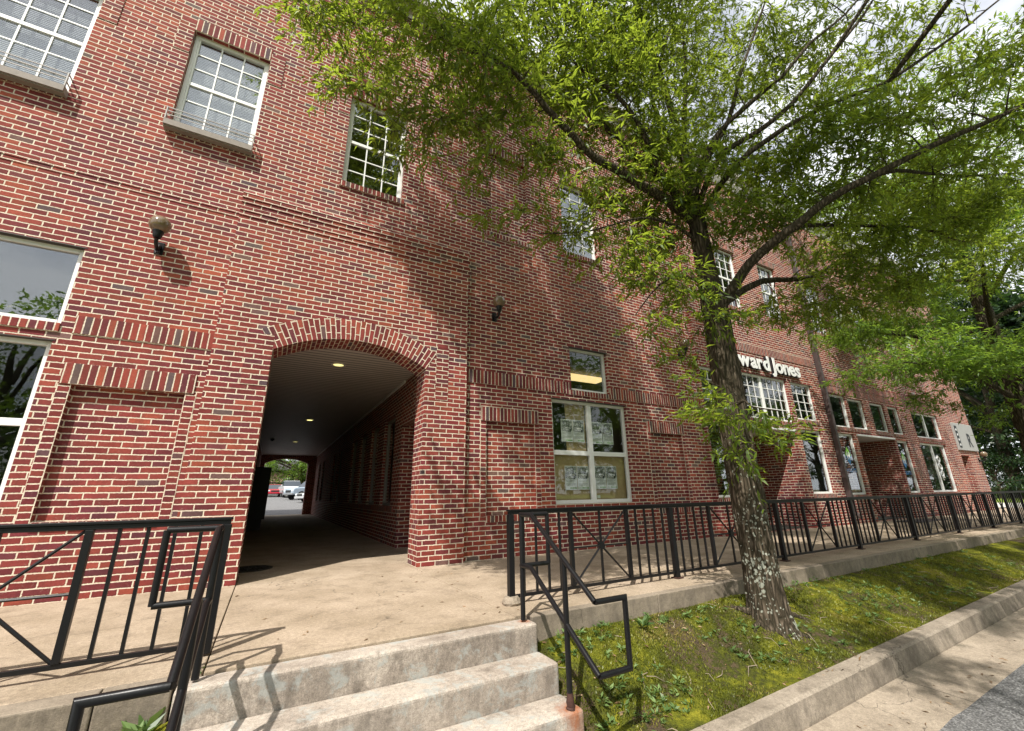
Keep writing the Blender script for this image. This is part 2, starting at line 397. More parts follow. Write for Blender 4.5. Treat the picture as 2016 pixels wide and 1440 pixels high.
def mat_asphalt(name='asphalt', k=1.0):
    q = NT(name); P = q.pos()
    v = q.n('TexVoronoi', i_Vector=P, i_Scale=95.); cc = q.n('SeparateXYZ', i_0=v.outputs['Color']).outputs[0]
    c = q.ramp(cc, [(0, g3(.05*k)), (.4, g3(.10*k)), (.75, g3(.17*k)), (1, g3(.30*k))])
    c = q.mix(q.math('MULTIPLY', q.noise(P, 1.2, 4), .5), c, (.11*k, .105*k, .105*k, 1))
    q.set(q.b.inputs['Base Color'], c); q.b.inputs['Roughness'].default_value = .9
    q.bump(v.outputs['Distance'], .01, .6); return q.m
M_asph = mat_asphalt(); M_asph2 = mat_asphalt('car park asphalt', 1.15)
M_grass = None
def mat_grass(name, a, b):
    q = NT(name); P = q.pos()
    c = q.mix(q.noise(P, 3, 6, .7), (*a, 1), (*b, 1)); c = q.mix(1, c, q.ramp(q.noise(P, 90, 3, .8), [(.3, g3(.6)), (.7, g3(1.4))]), 'MULTIPLY')
    q.set(q.b.inputs['Base Color'], c); q.b.inputs['Roughness'].default_value = 1; q.b.inputs['Specular IOR Level'].default_value = .1; q.bump(q.noise(P, 60, 4), .03, .8); return q.m
M_grass = mat_grass('lawn', (.10,.17,.025), (.22,.27,.05)); M_earth = mat_grass('leafy ground', (.05,.06,.025), (.12,.10,.05))

# ================================================================== GROUND / SETTING
def kz(x):  # level of the kerb top; the street climbs gently to the right
    return -.50+.020*(max(-30, min(x, 21))-3)
def struct(o): o['kind'] = 'structure'; return o
g = MB(); g.quad((-900,-900,-1.6),(900,-900,-1.6),(900,900,-1.6),(-900,900,-1.6)); struct(g.build('ground', M_earth))

# walkway slabs
mb = MB()
joints = [-14, -9.5, -5.0, -2.6, -.195, 1.845, 4.45, 7.05, 9.65, 12.25, 14.85, 17.45, 20.05, 22.65, 26.05, 29]
for i in range(len(joints)-1):
    a, b = joints[i]+.004, joints[i+1]-.004
    if i == 4: mb.box(a, b, -2.86, -.262, -.2, 0)
    else: mb.box(a, b, -2.83, .6, -.2, 0)
mb.box(-.191, 1.841, -.254, .6, -.2, 0); mb.box(-.8, 4.0, .608, 5.2, -.2, 0)
for k in range(4): mb.box(-.8, 4.0, 5.208+k*4.1, 5.2+(k+1)*4.1, -.2, 0)
struct(mb.build('walkway', M_landing, bevel=.006))
mb = MB(); mb.box(-14, 29, -2.8, .5, -.6, -.03); mb.box(-.9, 4.1, .5, 21.6, -.6, -.03); struct(mb.build('walkway_bed', plain('joint dirt', (.035,.03,.022), 1)))

# retaining walls
mb = MB()
js = [1.945, 3.35, 5.9, 8.4, 10.9, 13.4, 15.9, 18.4, 20.9, 23.4, 26.2, 29]
for i in range(len(js)-1): mb.box(js[i]+.003, js[i+1]-.003, -2.93, -2.835, -.75, .002)
tag(mb.build('retaining_wall', M_retain, bevel=.008), 'long weathered concrete retaining wall edging the moss strip right of the steps', 'retaining wall')
mb = MB()
js = [-14, -10, -7.5, -5, -2.45, -.62, -.31]
for i in range(len(js)-1): mb.box(js[i]+.003, js[i+1]-.003, -2.99, -2.835, -.8, .002)
tag(mb.build('retaining_wall', M_retain, bevel=.008), 'short concrete retaining wall left of the steps under the railing', 'retaining wall')

# steps
st = empty('concrete_steps', (.81, -3.2, -.55), 'weathered grey concrete steps with a rust stain, leading up to the arched passage', 'steps')
OS = Vector((-.81, 3.2, .55))
def step_mesh(nm, y0, y1, z0, z1):
    m = MB(); nx = 60
    m.box(-.30, 1.93, y0, y1, z0, z1)
    o = m.build(nm, M_step, st, loc=OS, bevel=.022, seg=3)
    return o
step_mesh('step', -3.045, -2.868, -.60, -.012); step_mesh('step', -3.312, -3.046, -.62, -.195); step_mesh('step', -3.575, -3.313, -.64, -.375)
step_mesh('step', -3.87, -3.576, -.66, -.512)

# mossy bank (right) and left bank
def bank_z(x, y):
    t = max(0, min(1, (-2.90-y)/.98)); s = t*t*(3-2*t)
    z = -.155*(1-s)+(kz(x)-.012)*s
    z -= .15*math.exp(-((x-1.93)/.20)**2)*max(0, min(1, t*6))*max(0, min(1, (1-t)*5)) if x > 1 else 0
    z += .07*math.exp(-((x-4.35)**2+(y+3.38)**2)/.16)
    z += .045*math.exp(-((x-5.1)**2/.5+(y+3.6)**2/.05))
    z += .018*mnoise.noise(Vector((x*2.2, y*2.2, 1.3)))*(1-abs(2*t-1)**3)+.012*mnoise.noise(Vector((x*7, y*7, 4.)))*(1-abs(2*t-1)**3)
    return z
def bank(name, x0, x1, dx, ya=-2.925, yb=-3.90):
    nx = int((x1-x0)/dx)+1; ny = 26; v = []; f = []
    for i in range(nx):
        x = x0+(x1-x0)*i/(nx-1)
        for j in range(ny):
            y = ya+(yb-ya)*j/(ny-1); z = bank_z(x, y)
            if j == ny-1: z = kz(x)-.03; 
            v.append((x, y+(.03*mnoise.noise(Vector((x*3, 0, 2))) if j == ny-2 else 0), z))
    for i in range(nx-1):
        for j in range(ny-1):
            a = i*ny+j; f.append((a, a+1, a+ny+1, a+ny))
    m = MB(); m.v = v; m.f = f; return struct(m.build(name, M_moss, smooth=True))
bank('moss_bank', 1.91, 13, .045); bank('moss_bank_far', 13, 40, .15); bank('moss_bank_left', -10, -.305, .1, ya=-2.98)

# kerb, gutter, road
mb = MB()
kj = [-12, -9, -6, -3, -.3, 1.9, 4.93, 7.95, 11, 14, 17, 20, 24, 28, 34, 40]
def kerb_seg(mb, x0, x1):
    n0 = len(mb.v)
    for x in (x0+.004, x1-.004):
        k = kz(x)
        mb.v += [(x,-3.88,k-.3),(x,-3.88,k),(x,-4.005,k+.002),(x,-4.03,k-.012),(x,-4.05,k-.15),(x,-4.05,k-.3)]
    for i in range(5): mb.f.append((n0+i, n0+i+1, n0+6+i+1, n0+6+i))
    mb.f.append((n0+5, n0+4, n0+3, n0+2, n0+1, n0)); mb.f.append((n0+6, n0+7, n0+8, n0+9, n0+10, n0+11))
for i in range(len(kj)-1): kerb_seg(mb, kj[i], kj[i+1])
struct(mb.build('kerb', M_kerb))
mb = MB()
for i in range(len(kj)-1):
    a, b = kj[i]+.003, kj[i+1]-.003
    n0 = len(mb.v)
    for x in (a, b):
        k = kz(x); mb.v += [(x,-4.045,k-.165),(x,-4.52,k-.185),(x,-4.52,k-.4)]
    mb.f += [(n0, n0+1, n0+4, n0+3), (n0+1, n0+2, n0+5, n0+4)]
struct(mb.build('gutter', M_gutter))
mb = MB(); xs = list(np.linspace(-40, 60, 401)); n0 = 0
for i, x in enumerate(xs):
    k = kz(x); e = .02*mnoise.noise(Vector((x*5, 3, 0)))+.01*mnoise.noise(Vector((x*17, 3, 0)))
    mb.v += [(x, -4.515+e, k-.180), (x, -4.7, k-.175), (x, -11.5, k-.19)]
    if i:
        a = 3*(i-1); mb.f += [(a, a+1, a+4, a+3), (a+1, a+2, a+5, a+4)]
struct(mb.build('road', M_asph, smooth=True))
mb = MB(); xs = np.linspace(-60, 60, 61)
for i, x in enumerate(xs):
    k = kz(x); mb.v += [(x,-11.4,k-.05),(x,-14,k+.1),(x,-80,k+.6)]
    if i: a = 3*(i-1); mb.f += [(a,a+1,a+4,a+3),(a+1,a+2,a+5,a+4)]
struct(mb.build('verge', M_grass))
# far right: pale cross street and lawn; land behind the building
mb = MB(); mb.box(29.02, 37, -3.8, 60, -.5, -.005); mb.box(26.2, 29.01, .62, 60, -.5, -.012); struct(mb.build('pavement', concrete('pale pavement', (.50,.46,.40), (.58,.54,.48), .15)))
mb = MB(); mb.quad((37,-3.8,0),(95,-3.8,.55),(95,90,.55),(37,90,0)); struct(mb.build('lawn', M_grass))
mb = MB(); mb.quad((-60,21.45,-.005),(26.1,21.45,-.005),(26.1,55,1.05),(-60,55,1.05)); mb.quad((-60,55,1.05),(26.1,55,1.05),(26.1,130,2.6),(-60,130,2.6)); struct(mb.build('car_park', M_asph2))

# ================================================================== BUILDING
bd = empty('brick_building', (0, 0, 0), 'large red brick building with an arched passage and rows of white windows', 'building')
TOP = 10.2
def B(x, z):   # the middle block stands 0.1 m proud: bring wall measurements onto its face
    return x*.9837, .94+(z-.94)*.9837
RC = .085   # window recess
U = [(-3.83,-2.84),(-1.84,-.87),(.37,1.34),(4.73,5.67)]
holes_l = [(u[0],u[1],5.78,7.58) for u in U[:2]] + [(-4.2,-2.25,2.81,3.77),(-4.2,-2.27,.75,2.62),(-2.02,-1.03,.74,2.14,.075)]
wl = MB(); wl.wall(-13, -.86, 0, 4.68, 0, [h for h in holes_l if h[3] < 5], RC)
wl.wall(-13, 8.45, 4.68, TOP, 0, [(u[0],u[1],5.78,7.58) for u in U]+[(2.93,3.86,5.68,7.55,.06),(6.67,7.60,5.68,7.55,.06)], RC)
wl.wall(2.57, 8.45, 0, 4.68, 0, [(4.26,6.08,.75,2.60),(4.73,5.67,2.79,3.66),(2.95,3.87,.62,2.08,.06),(6.70,7.62,.62,2.09,.06)], RC)
# recessed brick panels
for (a,b,c,d,e) in [(-2.02,-1.03,.74,2.14,.075),(2.95,3.87,.62,2.08,.06),(6.70,7.62,.62,2.09,.06),(2.93,3.86,5.68,7.55,.06),(6.67,7.60,5.68,7.55,.06)]:
    wl.quad((a,e,c),(b,e,c),(b,e,d),(a,e,d))
wl.build('wall', M_brick, bd)

# arch bay
AX, AR, AZ = .835, 1.97, 1.12; HA = math.asin(1.035/AR); AE = AR+.31; YB = -.10; YI = .36
bay = MB()
xl, xr = -.85, 2.55
bay.wall(xl, AX-1.035, 0, 2.796, YB); bay.wall(AX+1.035, xr, 0, 2.796, YB)
def zc(x, r): return AZ+math.sqrt(max(0, r*r-(x-AX)**2))
exs = [AX+AE*math.sin(HA*(2*k/40-1)) for k in range(41)]
ZT = 4.94
# left and right of the ring, between springing and the ring's ends
for sgn in (-1, 1):
    xi = AX+sgn*1.035; xe = AX+sgn*AE*math.sin(HA); ze = AZ+AE*math.cos(HA); xo = xl if sgn < 0 else xr
    bay.quad((xo,YB,2.796),(xi,YB,2.796),(xe,YB,ze),(xo,YB,ze))
    bay.quad((xo,YB,ze),(xe,YB,ze),(xe,YB,ZT),(xo,YB,ZT))
for k in range(40):
    a, b = exs[k], exs[k+1]
    bay.quad((a,YB,zc(a,AE)),(b,YB,zc(b,AE)),(b,YB,ZT),(a,YB,ZT))
bay.quad((xl,YB,0),(xl,YB,ZT),(xl,0,ZT),(xl,0,0)); bay.quad((xr,YB,0),(xr,0,0),(xr,0,ZT),(xr,YB,ZT))
# jambs and the back of the arch wall
bay.quad((AX-1.035,YB,0),(AX-1.035,YI,0),(AX-1.035,YI,2.796),(AX-1.035,YB,2.796))
bay.quad((AX+1.035,YB,0),(AX+1.035,YB,2.796),(AX+1.035,YI,2.796),(AX+1.035,YI,0))
bay.quad((-.6,YI,0),(-.6,YI,3.3),(AX-1.035,YI,3.3),(AX-1.035,YI,0)); bay.quad((AX+1.035,YI,0),(AX+1.035,YI,3.3),(2.75,YI,3.3),(2.75,YI,0))
ixs = [AX+AR*math.sin(HA*(2*k/40-1)) for k in range(41)]
for k in range(40):
    a, b = ixs[k], ixs[k+1]; bay.quad((b,YI,zc(b,AR)),(a,YI,zc(a,AR)),(a,YI,3.3),(b,YI,3.3))
bay.build('wall', M_brick, bd)
ring = MB(); NS = 60
for k in range(NS):
    t0, t1 = HA*(2*k/NS-1), HA*(2*(k+1)/NS-1)
    P = lambda r, t, y: (AX+r*math.sin(t), y, AZ+r*math.cos(t))
    u = lambda t: (t+HA)*(AR+.15)
    y = YB-.004
    ring.quad(P(AR,t0,y), P(AR,t1,y), P(AE,t1,y), P(AE,t0,y), uv=[(0,u(t0)),(0,u(t1)),(.31,u(t1)),(.31,u(t0))])
    ring.quad(P(AR,t0,y), P(AR,t0,YI), P(AR,t1,YI), P(AR,t1,y), uv=[(.1,u(t0)),(.1-YI+y,u(t0)),(.1-YI+y,u(t1)),(.1,u(t1))])
    ring.quad(P(AE,t0,y), P(AE,t1,y), P(AE,t1,YB), P(AE,t0,YB), uv=[(.31,u(t0)),(.31,u(t1)),(.315,u(t1)),(.315,u(t0))])
ring.build('arch', M_arch, bd)

# middle block and end block
def Bh(x0, x1, z0, z1, *e):
    a, c = B(x0, z0); b, d = B(x1, z1); return (a, b, c, d, *e)
mh = [Bh(8.56,9.62,2.72,3.80), Bh(8.56,9.62,.78,2.45), Bh(9.95,12.22,2.66,3.86), Bh(12.43,13.52,2.77,3.84), Bh(12.43,13.52,.80,2.50),
      Bh(14.36,15.45,2.70,3.71), Bh(15.57,16.60,2.70,3.67), Bh(17.05,18.07,2.70,3.66), Bh(18.33,19.20,2.68,3.64),
      Bh(14.35,15.40,.75,2.51), Bh(18.35,19.25,.75,2.46), Bh(20.22,22.65,2.66,3.60), Bh(20.22,22.60,.75,2.47)]
DR = .065
mh = [(*h[:4], DR) for h in mh]
recess = [(*Bh(10.05,12.12,0,2.42)[:2], .002, B(0,2.42)[1], 1.3), (*Bh(15.62,18.2,0,2.48)[:2], .002, B(0,2.48)[1], 1.3)]
uph = [Bh(a, a+.93, 5.72, 7.52, .085) for a in (9.95, 11.98, 14.55, 16.1, 17.62, 19.9, 21.6)]
mbk = MB(); mbk.wall(8.4, 22.9, 0, TOP, -.10, mh+recess+uph, RC)
mbk.quad((8.4,-.1,0),(8.4,-.1,TOP),(8.4,0,TOP),(8.4,0,0)); mbk.quad((22.9,-.1,0),(22.9,0,0),(22.9,0,TOP),(22.9,-.1,TOP))
mbk.build('wall', M_brick, bd)
# backs of the two entrance recesses
for (a,b,c,d,e), (da, db) in zip(recess, ((10.15, 11.05), (16.05, 17.1))):
    m = MB(); m.wall(a-.01, b+.01, 0, d, 1.2, [(da, db, .01, 2.2)], .06); m.build('recess_wall', M_brick, bd)
    m = MB(); m.box(a-.02, b+.02, -.13, 1.2, d-.004, d+.05); m.build('entrance_soffit', M_white, bd)
eb = MB(); eb.wall(22.9, 26.1, 0, TOP, 0, [(23.95,24.85,.01,2.12,.5)], .5)
eb.quad((26.1,0,0),(26.1,22,0),(26.1,22,TOP),(26.1,0,TOP)); eb.quad((23.9,.5,0),(24.9,.5,0),(24.9,.5,2.2),(23.9,.5,2.2)) ; eb.build('wall', M_brick, bd)
m = MB(); m.box(24.0,24.8,.44,.48,.02,2.1); dr = m.build('door', M_dark, bd)
m = MB(); m.box(24.1,24.7,.425,.438,.3,1.95); m.build('pane', M_glass, dr)
# roof, outer shell
PL_, PX_ = -.62, 2.17
m = MB(); m.box(-13, 26.1, .02, 21.5, TOP-.02, TOP+.12); m.build('roof', plain('roof membrane', (.12,.12,.12), .9), bd)
m = MB(); m.wall(-13, 26.1, 0, TOP, 21.5, [(PL_, PX_, -.01, 3.25)], 0, reveal=False)
m.quad((-13,0,0),(-13,0,TOP),(-13,21.5,TOP),(-13,21.5,0))
m.build('wall', M_brick, bd)

# passage
CZ = 3.2; PX = 2.17; PL = -.62
pw = [(2.86,3.82,.73,2.58),(4.44,5.32,.73,2.58),(5.92,6.92,.73,2.58),(7.45,8.44,.73,2.58),(10.6,11.5,.73,2.58),(12.1,13.0,.73,2.58),(16.2,17.1,.73,2.58),(18.0,18.9,.73,2.58)]
m = MB(); m.wall(2.25, 21.5, 0, CZ, PX, pw, .09, plane='x')
m.wall(PX, 2.62, 0, 2.28, 2.25)                                  # return beside the side door
m.wall(YI, 2.25, 2.28, CZ, PX, plane='x'); m.quad((PX,YI,2.28),(2.62,YI,2.28),(2.62,2.25,2.28),(PX,2.25,2.28))
m.quad((2.62,YI,0),(2.62,2.25,0),(2.62,2.25,2.3),(2.62,YI,2.3))
m.wall(YI, 21.5, 0, CZ, PL, plane='x')
m.build('passage_wall', M_brick, bd)
m = MB(); m.box(2.55, 2.6, .42, 1.9, .01, 2.26); sdr = m.build('door', M_dark, bd)
# far arch
m = MB(); fa = MB(); XA, XB = -.42, 1.75; FX = (XA+XB)/2; hw = (XB-XA)/2; FR = 2.35; FZ = 3.02-FR
xs_ = [XA+(XB-XA)*k/24 for k in range(25)]
zf = lambda x: FZ+math.sqrt(FR*FR-(x-FX)**2)
for y in (21.05, 21.52):
    m.quad((PL,y,0),(XA,y,0),(XA,y,CZ+.1),(PL,y,CZ+.1)); m.quad((XB,y,0),(PX,y,0),(PX,y,CZ+.1),(XB,y,CZ+.1))
    for k in range(24):
        a, b = xs_[k], xs_[k+1]; m.quad((a,y,zf(a)),(b,y,zf(b)),(b,y,CZ+.1),(a,y,CZ+.1))
m.quad((XA,21.05,0),(XA,21.52,0),(XA,21.52,zf(XA)),(XA,21.05,zf(XA))); m.quad((XB,21.05,0),(XB,21.05,zf(XB)),(XB,21.52,zf(XB)),(XB,21.52,0))
for k in range(24):
    a, b = xs_[k], xs_[k+1]; m.quad((a,21.05,zf(a)),(a,21.52,zf(a)),(b,21.52,zf(b)),(b,21.05,zf(b)))
m.build('far_arch', M_brick, bd)
# ribbed soffit ceiling
q = NT('grey ribbed soffit'); P = q.obj(); yy = q.n('SeparateXYZ', i_0=P).outputs[1]
fr = q.math('FRACT', q.math('DIVIDE', yy, .14)); gr = q.n('MapRange', i_0=q.math('MINIMUM', fr, q.math('SUBTRACT', 1, fr)), i_1=.05, i_2=.16).outputs[0]
q.set(q.b.inputs['Base Color'], q.mix(gr, (.06,.05,.045,1), q.mix(q.noise(P, 2.5, 4), (.58,.53,.49,1), (.70,.65,.61,1)))); q.b.inputs['Roughness'].default_value = .55
q.bump(gr, .008, 1.0); M_soff = q.m
m = MB(); m.box(PL, 2.7, YI-.002, 21.3, CZ, CZ+.03); m.build('passage_ceiling', M_soff, bd)
m = MB(); m.box(PX-.035, PX-.002, 2.2, 21.0, CZ-.05, CZ-.002); m.box(PL+.002, PL+.03, YI+.01, 21.0, CZ-.05, CZ-.002); m.build('ceiling_trim', M_white, bd)

# soldier courses, bands, sills
def soldier(x0, x1, z0, z1, y=0, pr=.012, mat=None, nm='soldier_course', dep=.02):
    m = MB(); m.box(0, x1-x0, -pr, dep, 0, z1-z0); m.build(nm, mat or M_sold, bd, loc=(x0, y, z0))
soldier(-2.14, -.856, 2.715, 2.925); soldier(2.556, 4.72, 2.70, 2.925); soldier(5.68, 8.396, 2.70, 2.925)
soldier(-2.12, -.95, 2.145, 2.375, pr=.016); soldier(2.85, 3.96, 2.085, 2.325, pr=.016); soldier(6.60, 7.70, 2.095, 2.325, pr=.016)
b0 = B(9.6, 4.44); b1 = B(13.95, 4.69); soldier(b0[0], b1[0], b0[1], b1[1], -.1)
b0 = B(14.30, 3.74); b1 = B(22.95, 4.18); soldier(b0[0], b1[0]+.2, b0[1], b0[1]+.21, -.1); soldier(b0[0], b1[0]+.2, b0[1]+.22, b0[1]+.43, -.1, pr=.02)
for i, u in enumerate(U):
    soldier(u[0]-.005, u[1]+.005, 7.582, 7.81, pr=.012, nm='lintel')
    soldier(u[0]-.19, u[0]-.006, 7.13, 7.73, pr=.010, mat=M_brick, nm='lintel_block'); soldier(u[1]+.006, u[1]+.20, 7.13, 7.73, pr=.010, mat=M_brick, nm='lintel_block')
for a, b in ((2.93,3.86),(6.67,7.60)):
    soldier(a-.005, b+.005, 7.552, 7.78, nm='lintel'); soldier(a-.02, b+.03, 5.58, 5.677, pr=.03, mat=M_rowlock, nm='sill')
    soldier(a-.2, a-.01, 7.13, 7.73, pr=.010, mat=M_brick, nm='lintel_block')
for (a,b,c,d) in [(x[0],x[1],x[2],x[3]) for x in uph]: soldier(a-.02, b+.02, d+.002, d+.21, -.1, nm='lintel'); soldier(a-.03,b+.03,c-.10,c-.002,-.1,pr=.03,mat=M_rowlock,nm='sill')
# header stacks framing the recessed panels
for a, b, c, d in ((-2.13,-2.022,.70,2.143),(-1.028,-.92,.70,2.143),(2.845,2.948,.60,2.083),(3.872,3.975,.60,2.083),(6.595,6.698,.60,2.093),(7.622,7.725,.60,2.093)):
    soldier(a, b, c, d, pr=.004, mat=M_stack, nm='panel_frame')
for a, b in ((-2.02,-1.03),(2.95,3.87),(6.70,7.62)): soldier(a, b, .655 if a < 0 else .52, .735 if a < 0 else .615, pr=.01, mat=M_rowlock, nm='panel_sill')
# impost blocks beside the arch
soldier(-.50, AX-1.04, 2.30, 2.99, YB, pr=.006, mat=M_brick, nm='impost_block'); soldier(AX+1.20, 2.235, 2.33, 3.19, YB, pr=.004, mat=M_brick, nm='impost_block')
# corbel band that closes the arch bay, string course on the wings
m = MB()
for z0, z1, p in ((4.655,4.722,.012),(4.725,4.79,.022),(4.86,4.925,.012),(4.928,5.0,.024)): m.box(xl-.002, xr+.002, YB-p, .01, z0, z1)
m.prism([(YB-.03,5.002),(YB-.012,5.05),(-.004,5.13),(.01,5.13),(.01,5.002)], xl-.002, xr+.002)
m.build('corbel_band', M_brick, bd)
m = MB(); m.box(-13, xl-.004, -.008, .01, 4.66, 4.715); m.box(-13, xl-.004, -.016, .01, 4.72, 4.775); m.box(xr+.004, 8.396, -.006, .01, 4.70, 4.76); m.build('string_course', M_brick, bd)
# cornice
m = MB(); m.prism([(.0,9.98),(-.07,9.98),(-.09,10.08),(-.16,10.10),(-.18,10.2),(-.27,10.23),(-.29,10.36),(.0,10.36)], -13, 26.2); m.build('cornice', M_trimw, bd)
m = MB(); m.prism([(-.11,9.72),(-.125,9.72),(-.20,9.92),(-.20,9.975),(-.11,9.975)], 8.4, 22.9); m.build('cornice', M_trimw, bd)
# downpipe
px, pz = B(14.05, 0); m = MB(); m.box(px-.005, px+.115, -.23, -.115, .35, 9.9)
for z in (1.2, 3.05, 5.8, 8.2): m.box(px-.02, px+.13, -.236, -.104, z, z+.03)
m.tube([(px+.055,-.17,.42),(px+.055,-.19,.3),(px+.12,-.30,.17)], .055, 10)
m.build('downpipe', M_down, bd, bevel=.006)
# interior shell: partitions, ceilings, floors
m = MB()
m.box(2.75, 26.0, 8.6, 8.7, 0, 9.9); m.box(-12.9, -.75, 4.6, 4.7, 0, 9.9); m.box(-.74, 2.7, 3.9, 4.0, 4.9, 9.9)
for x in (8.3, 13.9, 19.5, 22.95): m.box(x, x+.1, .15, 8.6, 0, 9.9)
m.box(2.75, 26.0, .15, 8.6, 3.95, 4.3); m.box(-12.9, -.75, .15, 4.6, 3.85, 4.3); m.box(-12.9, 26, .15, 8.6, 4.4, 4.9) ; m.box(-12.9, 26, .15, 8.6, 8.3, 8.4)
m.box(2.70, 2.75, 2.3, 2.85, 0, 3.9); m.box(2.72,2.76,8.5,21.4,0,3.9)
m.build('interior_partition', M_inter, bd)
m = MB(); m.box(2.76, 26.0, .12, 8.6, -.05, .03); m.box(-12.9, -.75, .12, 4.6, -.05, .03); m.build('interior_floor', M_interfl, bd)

# ------------------------------------------------------------------ windows
def window(x0, x1, z0, z1, y, cols=1, rows=1, mull=(), tran=(), fw_=.055, sash=False, sill=None, glass=None, gcols=None, grows=None, blind=None, plane='y', sgn=1, label=None, fmat=None):
    """frame mesh (part), pane, grille, sill as sub-parts"""
    def bx(m, u0, u1, d0, d1, a, b):
        if plane == 'y': m.box(u0, u1, y+d0, y+d1, a, b)
        else: m.box(y+d0, y+d1, u0, u1, a, b)
    m = MB(); e = .002
    bx(m, x0+e, x0+fw_, -.012, .05, z0+e, z1-e); bx(m, x1-fw_, x1-e, -.012, .05, z0+e, z1-e)
    bx(m, x0+fw_+.0005, x1-fw_-.0005, -.012, .05, z1-fw_, z1-e); bx(m, x0+fw_+.0005, x1-fw_-.0005, -.014, .05, z0+e, z0+fw_)
    cx = [x0+(x1-x0)*k for k in mull]
    for c in cx: bx(m, c-fw_*.8, c+fw_*.8, -.010, .048, z0+fw_+.0005, z1-fw_-.0005)
    for t in tran:
        zt = z0+(z1-z0)*t; segs = [x0+fw_]+sum([[c-fw_*.8, c+fw_*.8] for c in cx], [])+[x1-fw_]
        for k in range(0, len(segs), 2): bx(m, segs[k]+.0005, segs[k+1]-.0005, -.008, .046, zt-fw_*.65, zt+fw_*.65)
    if sash:
        zm = (z0+z1)/2; bx(m, x0+fw_+.0005, x1-fw_-.0005, -.006, .044, zm-.028, zm+.028)
        for a, b in ((z0+fw_, zm-.0285), (zm+.0285, z1-fw_)):
            bx(m, x0+fw_+.0005, x0+fw_+.024, -.003, .04, a+.0005, b); bx(m, x1-fw_-.024, x1-fw_-.0005, -.003, .04, a+.0005, b)
    o = m.build('window', fmat or M_white, bd, bevel=.003, seg=1)
    if label: o['label'] = label
    m = MB(); bx(m, x0+fw_-.002, x1-fw_+.002, .018, .022, z0+fw_-.002, z1-fw_+.002); m.build('pane', glass or M_glass, o)
    if gcols or grows:
        m = MB(); cells = [x0+fw_]+sum([[c-fw_*.8, c+fw_*.8] for c in cx], [])+[x1-fw_]
        zz = [(z0+fw_, z1-fw_)] if not sash else [(z0+fw_, zm-.028), (zm+.028, z1-fw_)]
        t = .0095
        for k in range(0, len(cells), 2):
            a, b = cells[k], cells[k+1]
            for (za, zb) in zz:
                for i in range(1, gcols or 1): u = a+(b-a)*i/gcols; bx(m, u-t, u+t, .004, .016, za, zb)
                for j in range(1, grows or 1): v = za+(zb-za)*j/grows; bx(m, a, b, .0052, .0148, v-t, v+t)
        m.build('grille', M_white, o)
    if sill:
        s_, d_ = sill
        m = MB(); bx(m, 0, x1-x0+2*s_, -.0, .0, 0, 0) if False else None
        mm = MB(); mm.box(0, x1-x0+2*s_, -d_, .10, 0, .098); mm.build('sill', M_rowlock, o, loc=(x0-s_, y-RC, z0-.10))
    if blind == 'slats':
        q = MB(); n = int((z1-z0-.1)/.028)
        for k in range(n): z = z0+.05+k*.028; q.quad((x0+.03,y+.085,z),(x1-.03,y+.085,z),(x1-.03,y+.098,z+.0245),(x0+.03,y+.098,z+.0245))
        q.build('blind', plain('white blind slat', (.84,.85,.86), .6, var=.03), o)
    return o
wins = []
for i, u in enumerate(U):
    wins.append(window(u[0], u[1], 5.78, 7.58, RC, sash=True, gcols=3, grows=3, sill=(.03,.03) if i > 1 else (-.0,.02), blind='slats' if i < 2 else None, glass=M_glass2, fw_=.05))
window(-4.2, -2.25, 2.81, 3.77, RC, fw_=.06, sill=(.0,.02), glass=M_glass2)
window(-4.2, -2.27, .75, 2.62, RC, tran=(.52,), fw_=.06, mull=(.5,), sill=(.0,.02))
Wm = window(4.26, 6.08, .75, 2.60, RC, mull=(.5,), tran=(.475,), fw_=.062)
window(4.73, 5.67, 2.79, 3.66, RC, fw_=.055, sill=(.06,.015))
Y2 = -.10+DR
window(*mh[0][:4], Y2, gcols=3, grows=4, fw_=.05); window(*mh[1][:4], Y2, fw_=.05, glass=M_glass2)
window(*mh[2][:4], Y2, mull=(.5,), gcols=4, grows=4, fw_=.055); window(*mh[3][:4], Y2, gcols=3, grows=4, fw_=.05); window(*mh[4][:4], Y2, fw_=.055)
for h in mh[5:9]: window(*h[:4], Y2, fw_=.05)
window(*mh[9][:4], Y2, fw_=.055); window(*mh[10][:4], Y2, fw_=.055)
window(*mh[11][:4], Y2, mull=(.5,), fw_=.055); window(*mh[12][:4], Y2, mull=(.5,), fw_=.06)
for h in uph: window(*h[:4], -.015, sash=True, gcols=3, grows=3, fw_=.05)
# rowlock sills of the middle block
for i, h in enumerate(mh):
    soldier(h[0]-.02, h[1]+.02, h[2]-.10, h[2]-.002, -.1, pr=.022, mat=M_rowlock, nm='sill')
for h in pw[:8]: window(*h, PX+.075, fw_=.06, plane='x', fmat=M_whitedim)
m = MB(); m.box(0, .04, 0, 6.3, 0, .10); m.build('sill', M_rowlock, bd, loc=(PX-.02, 2.6, .625))
# head lintels: dark steel angle over the openings
for (a,b,z,y) in [(-4.2,-2.25,3.77,0),(-4.2,-2.27,2.62,0),(4.26,6.08,2.60,0),(4.73,5.67,3.66,0)]:
    m = MB(); m.box(a-.02, b+.02, -.006, RC-.02, z-.012, z-.001); m.build('steel_lintel', M_shade, bd)
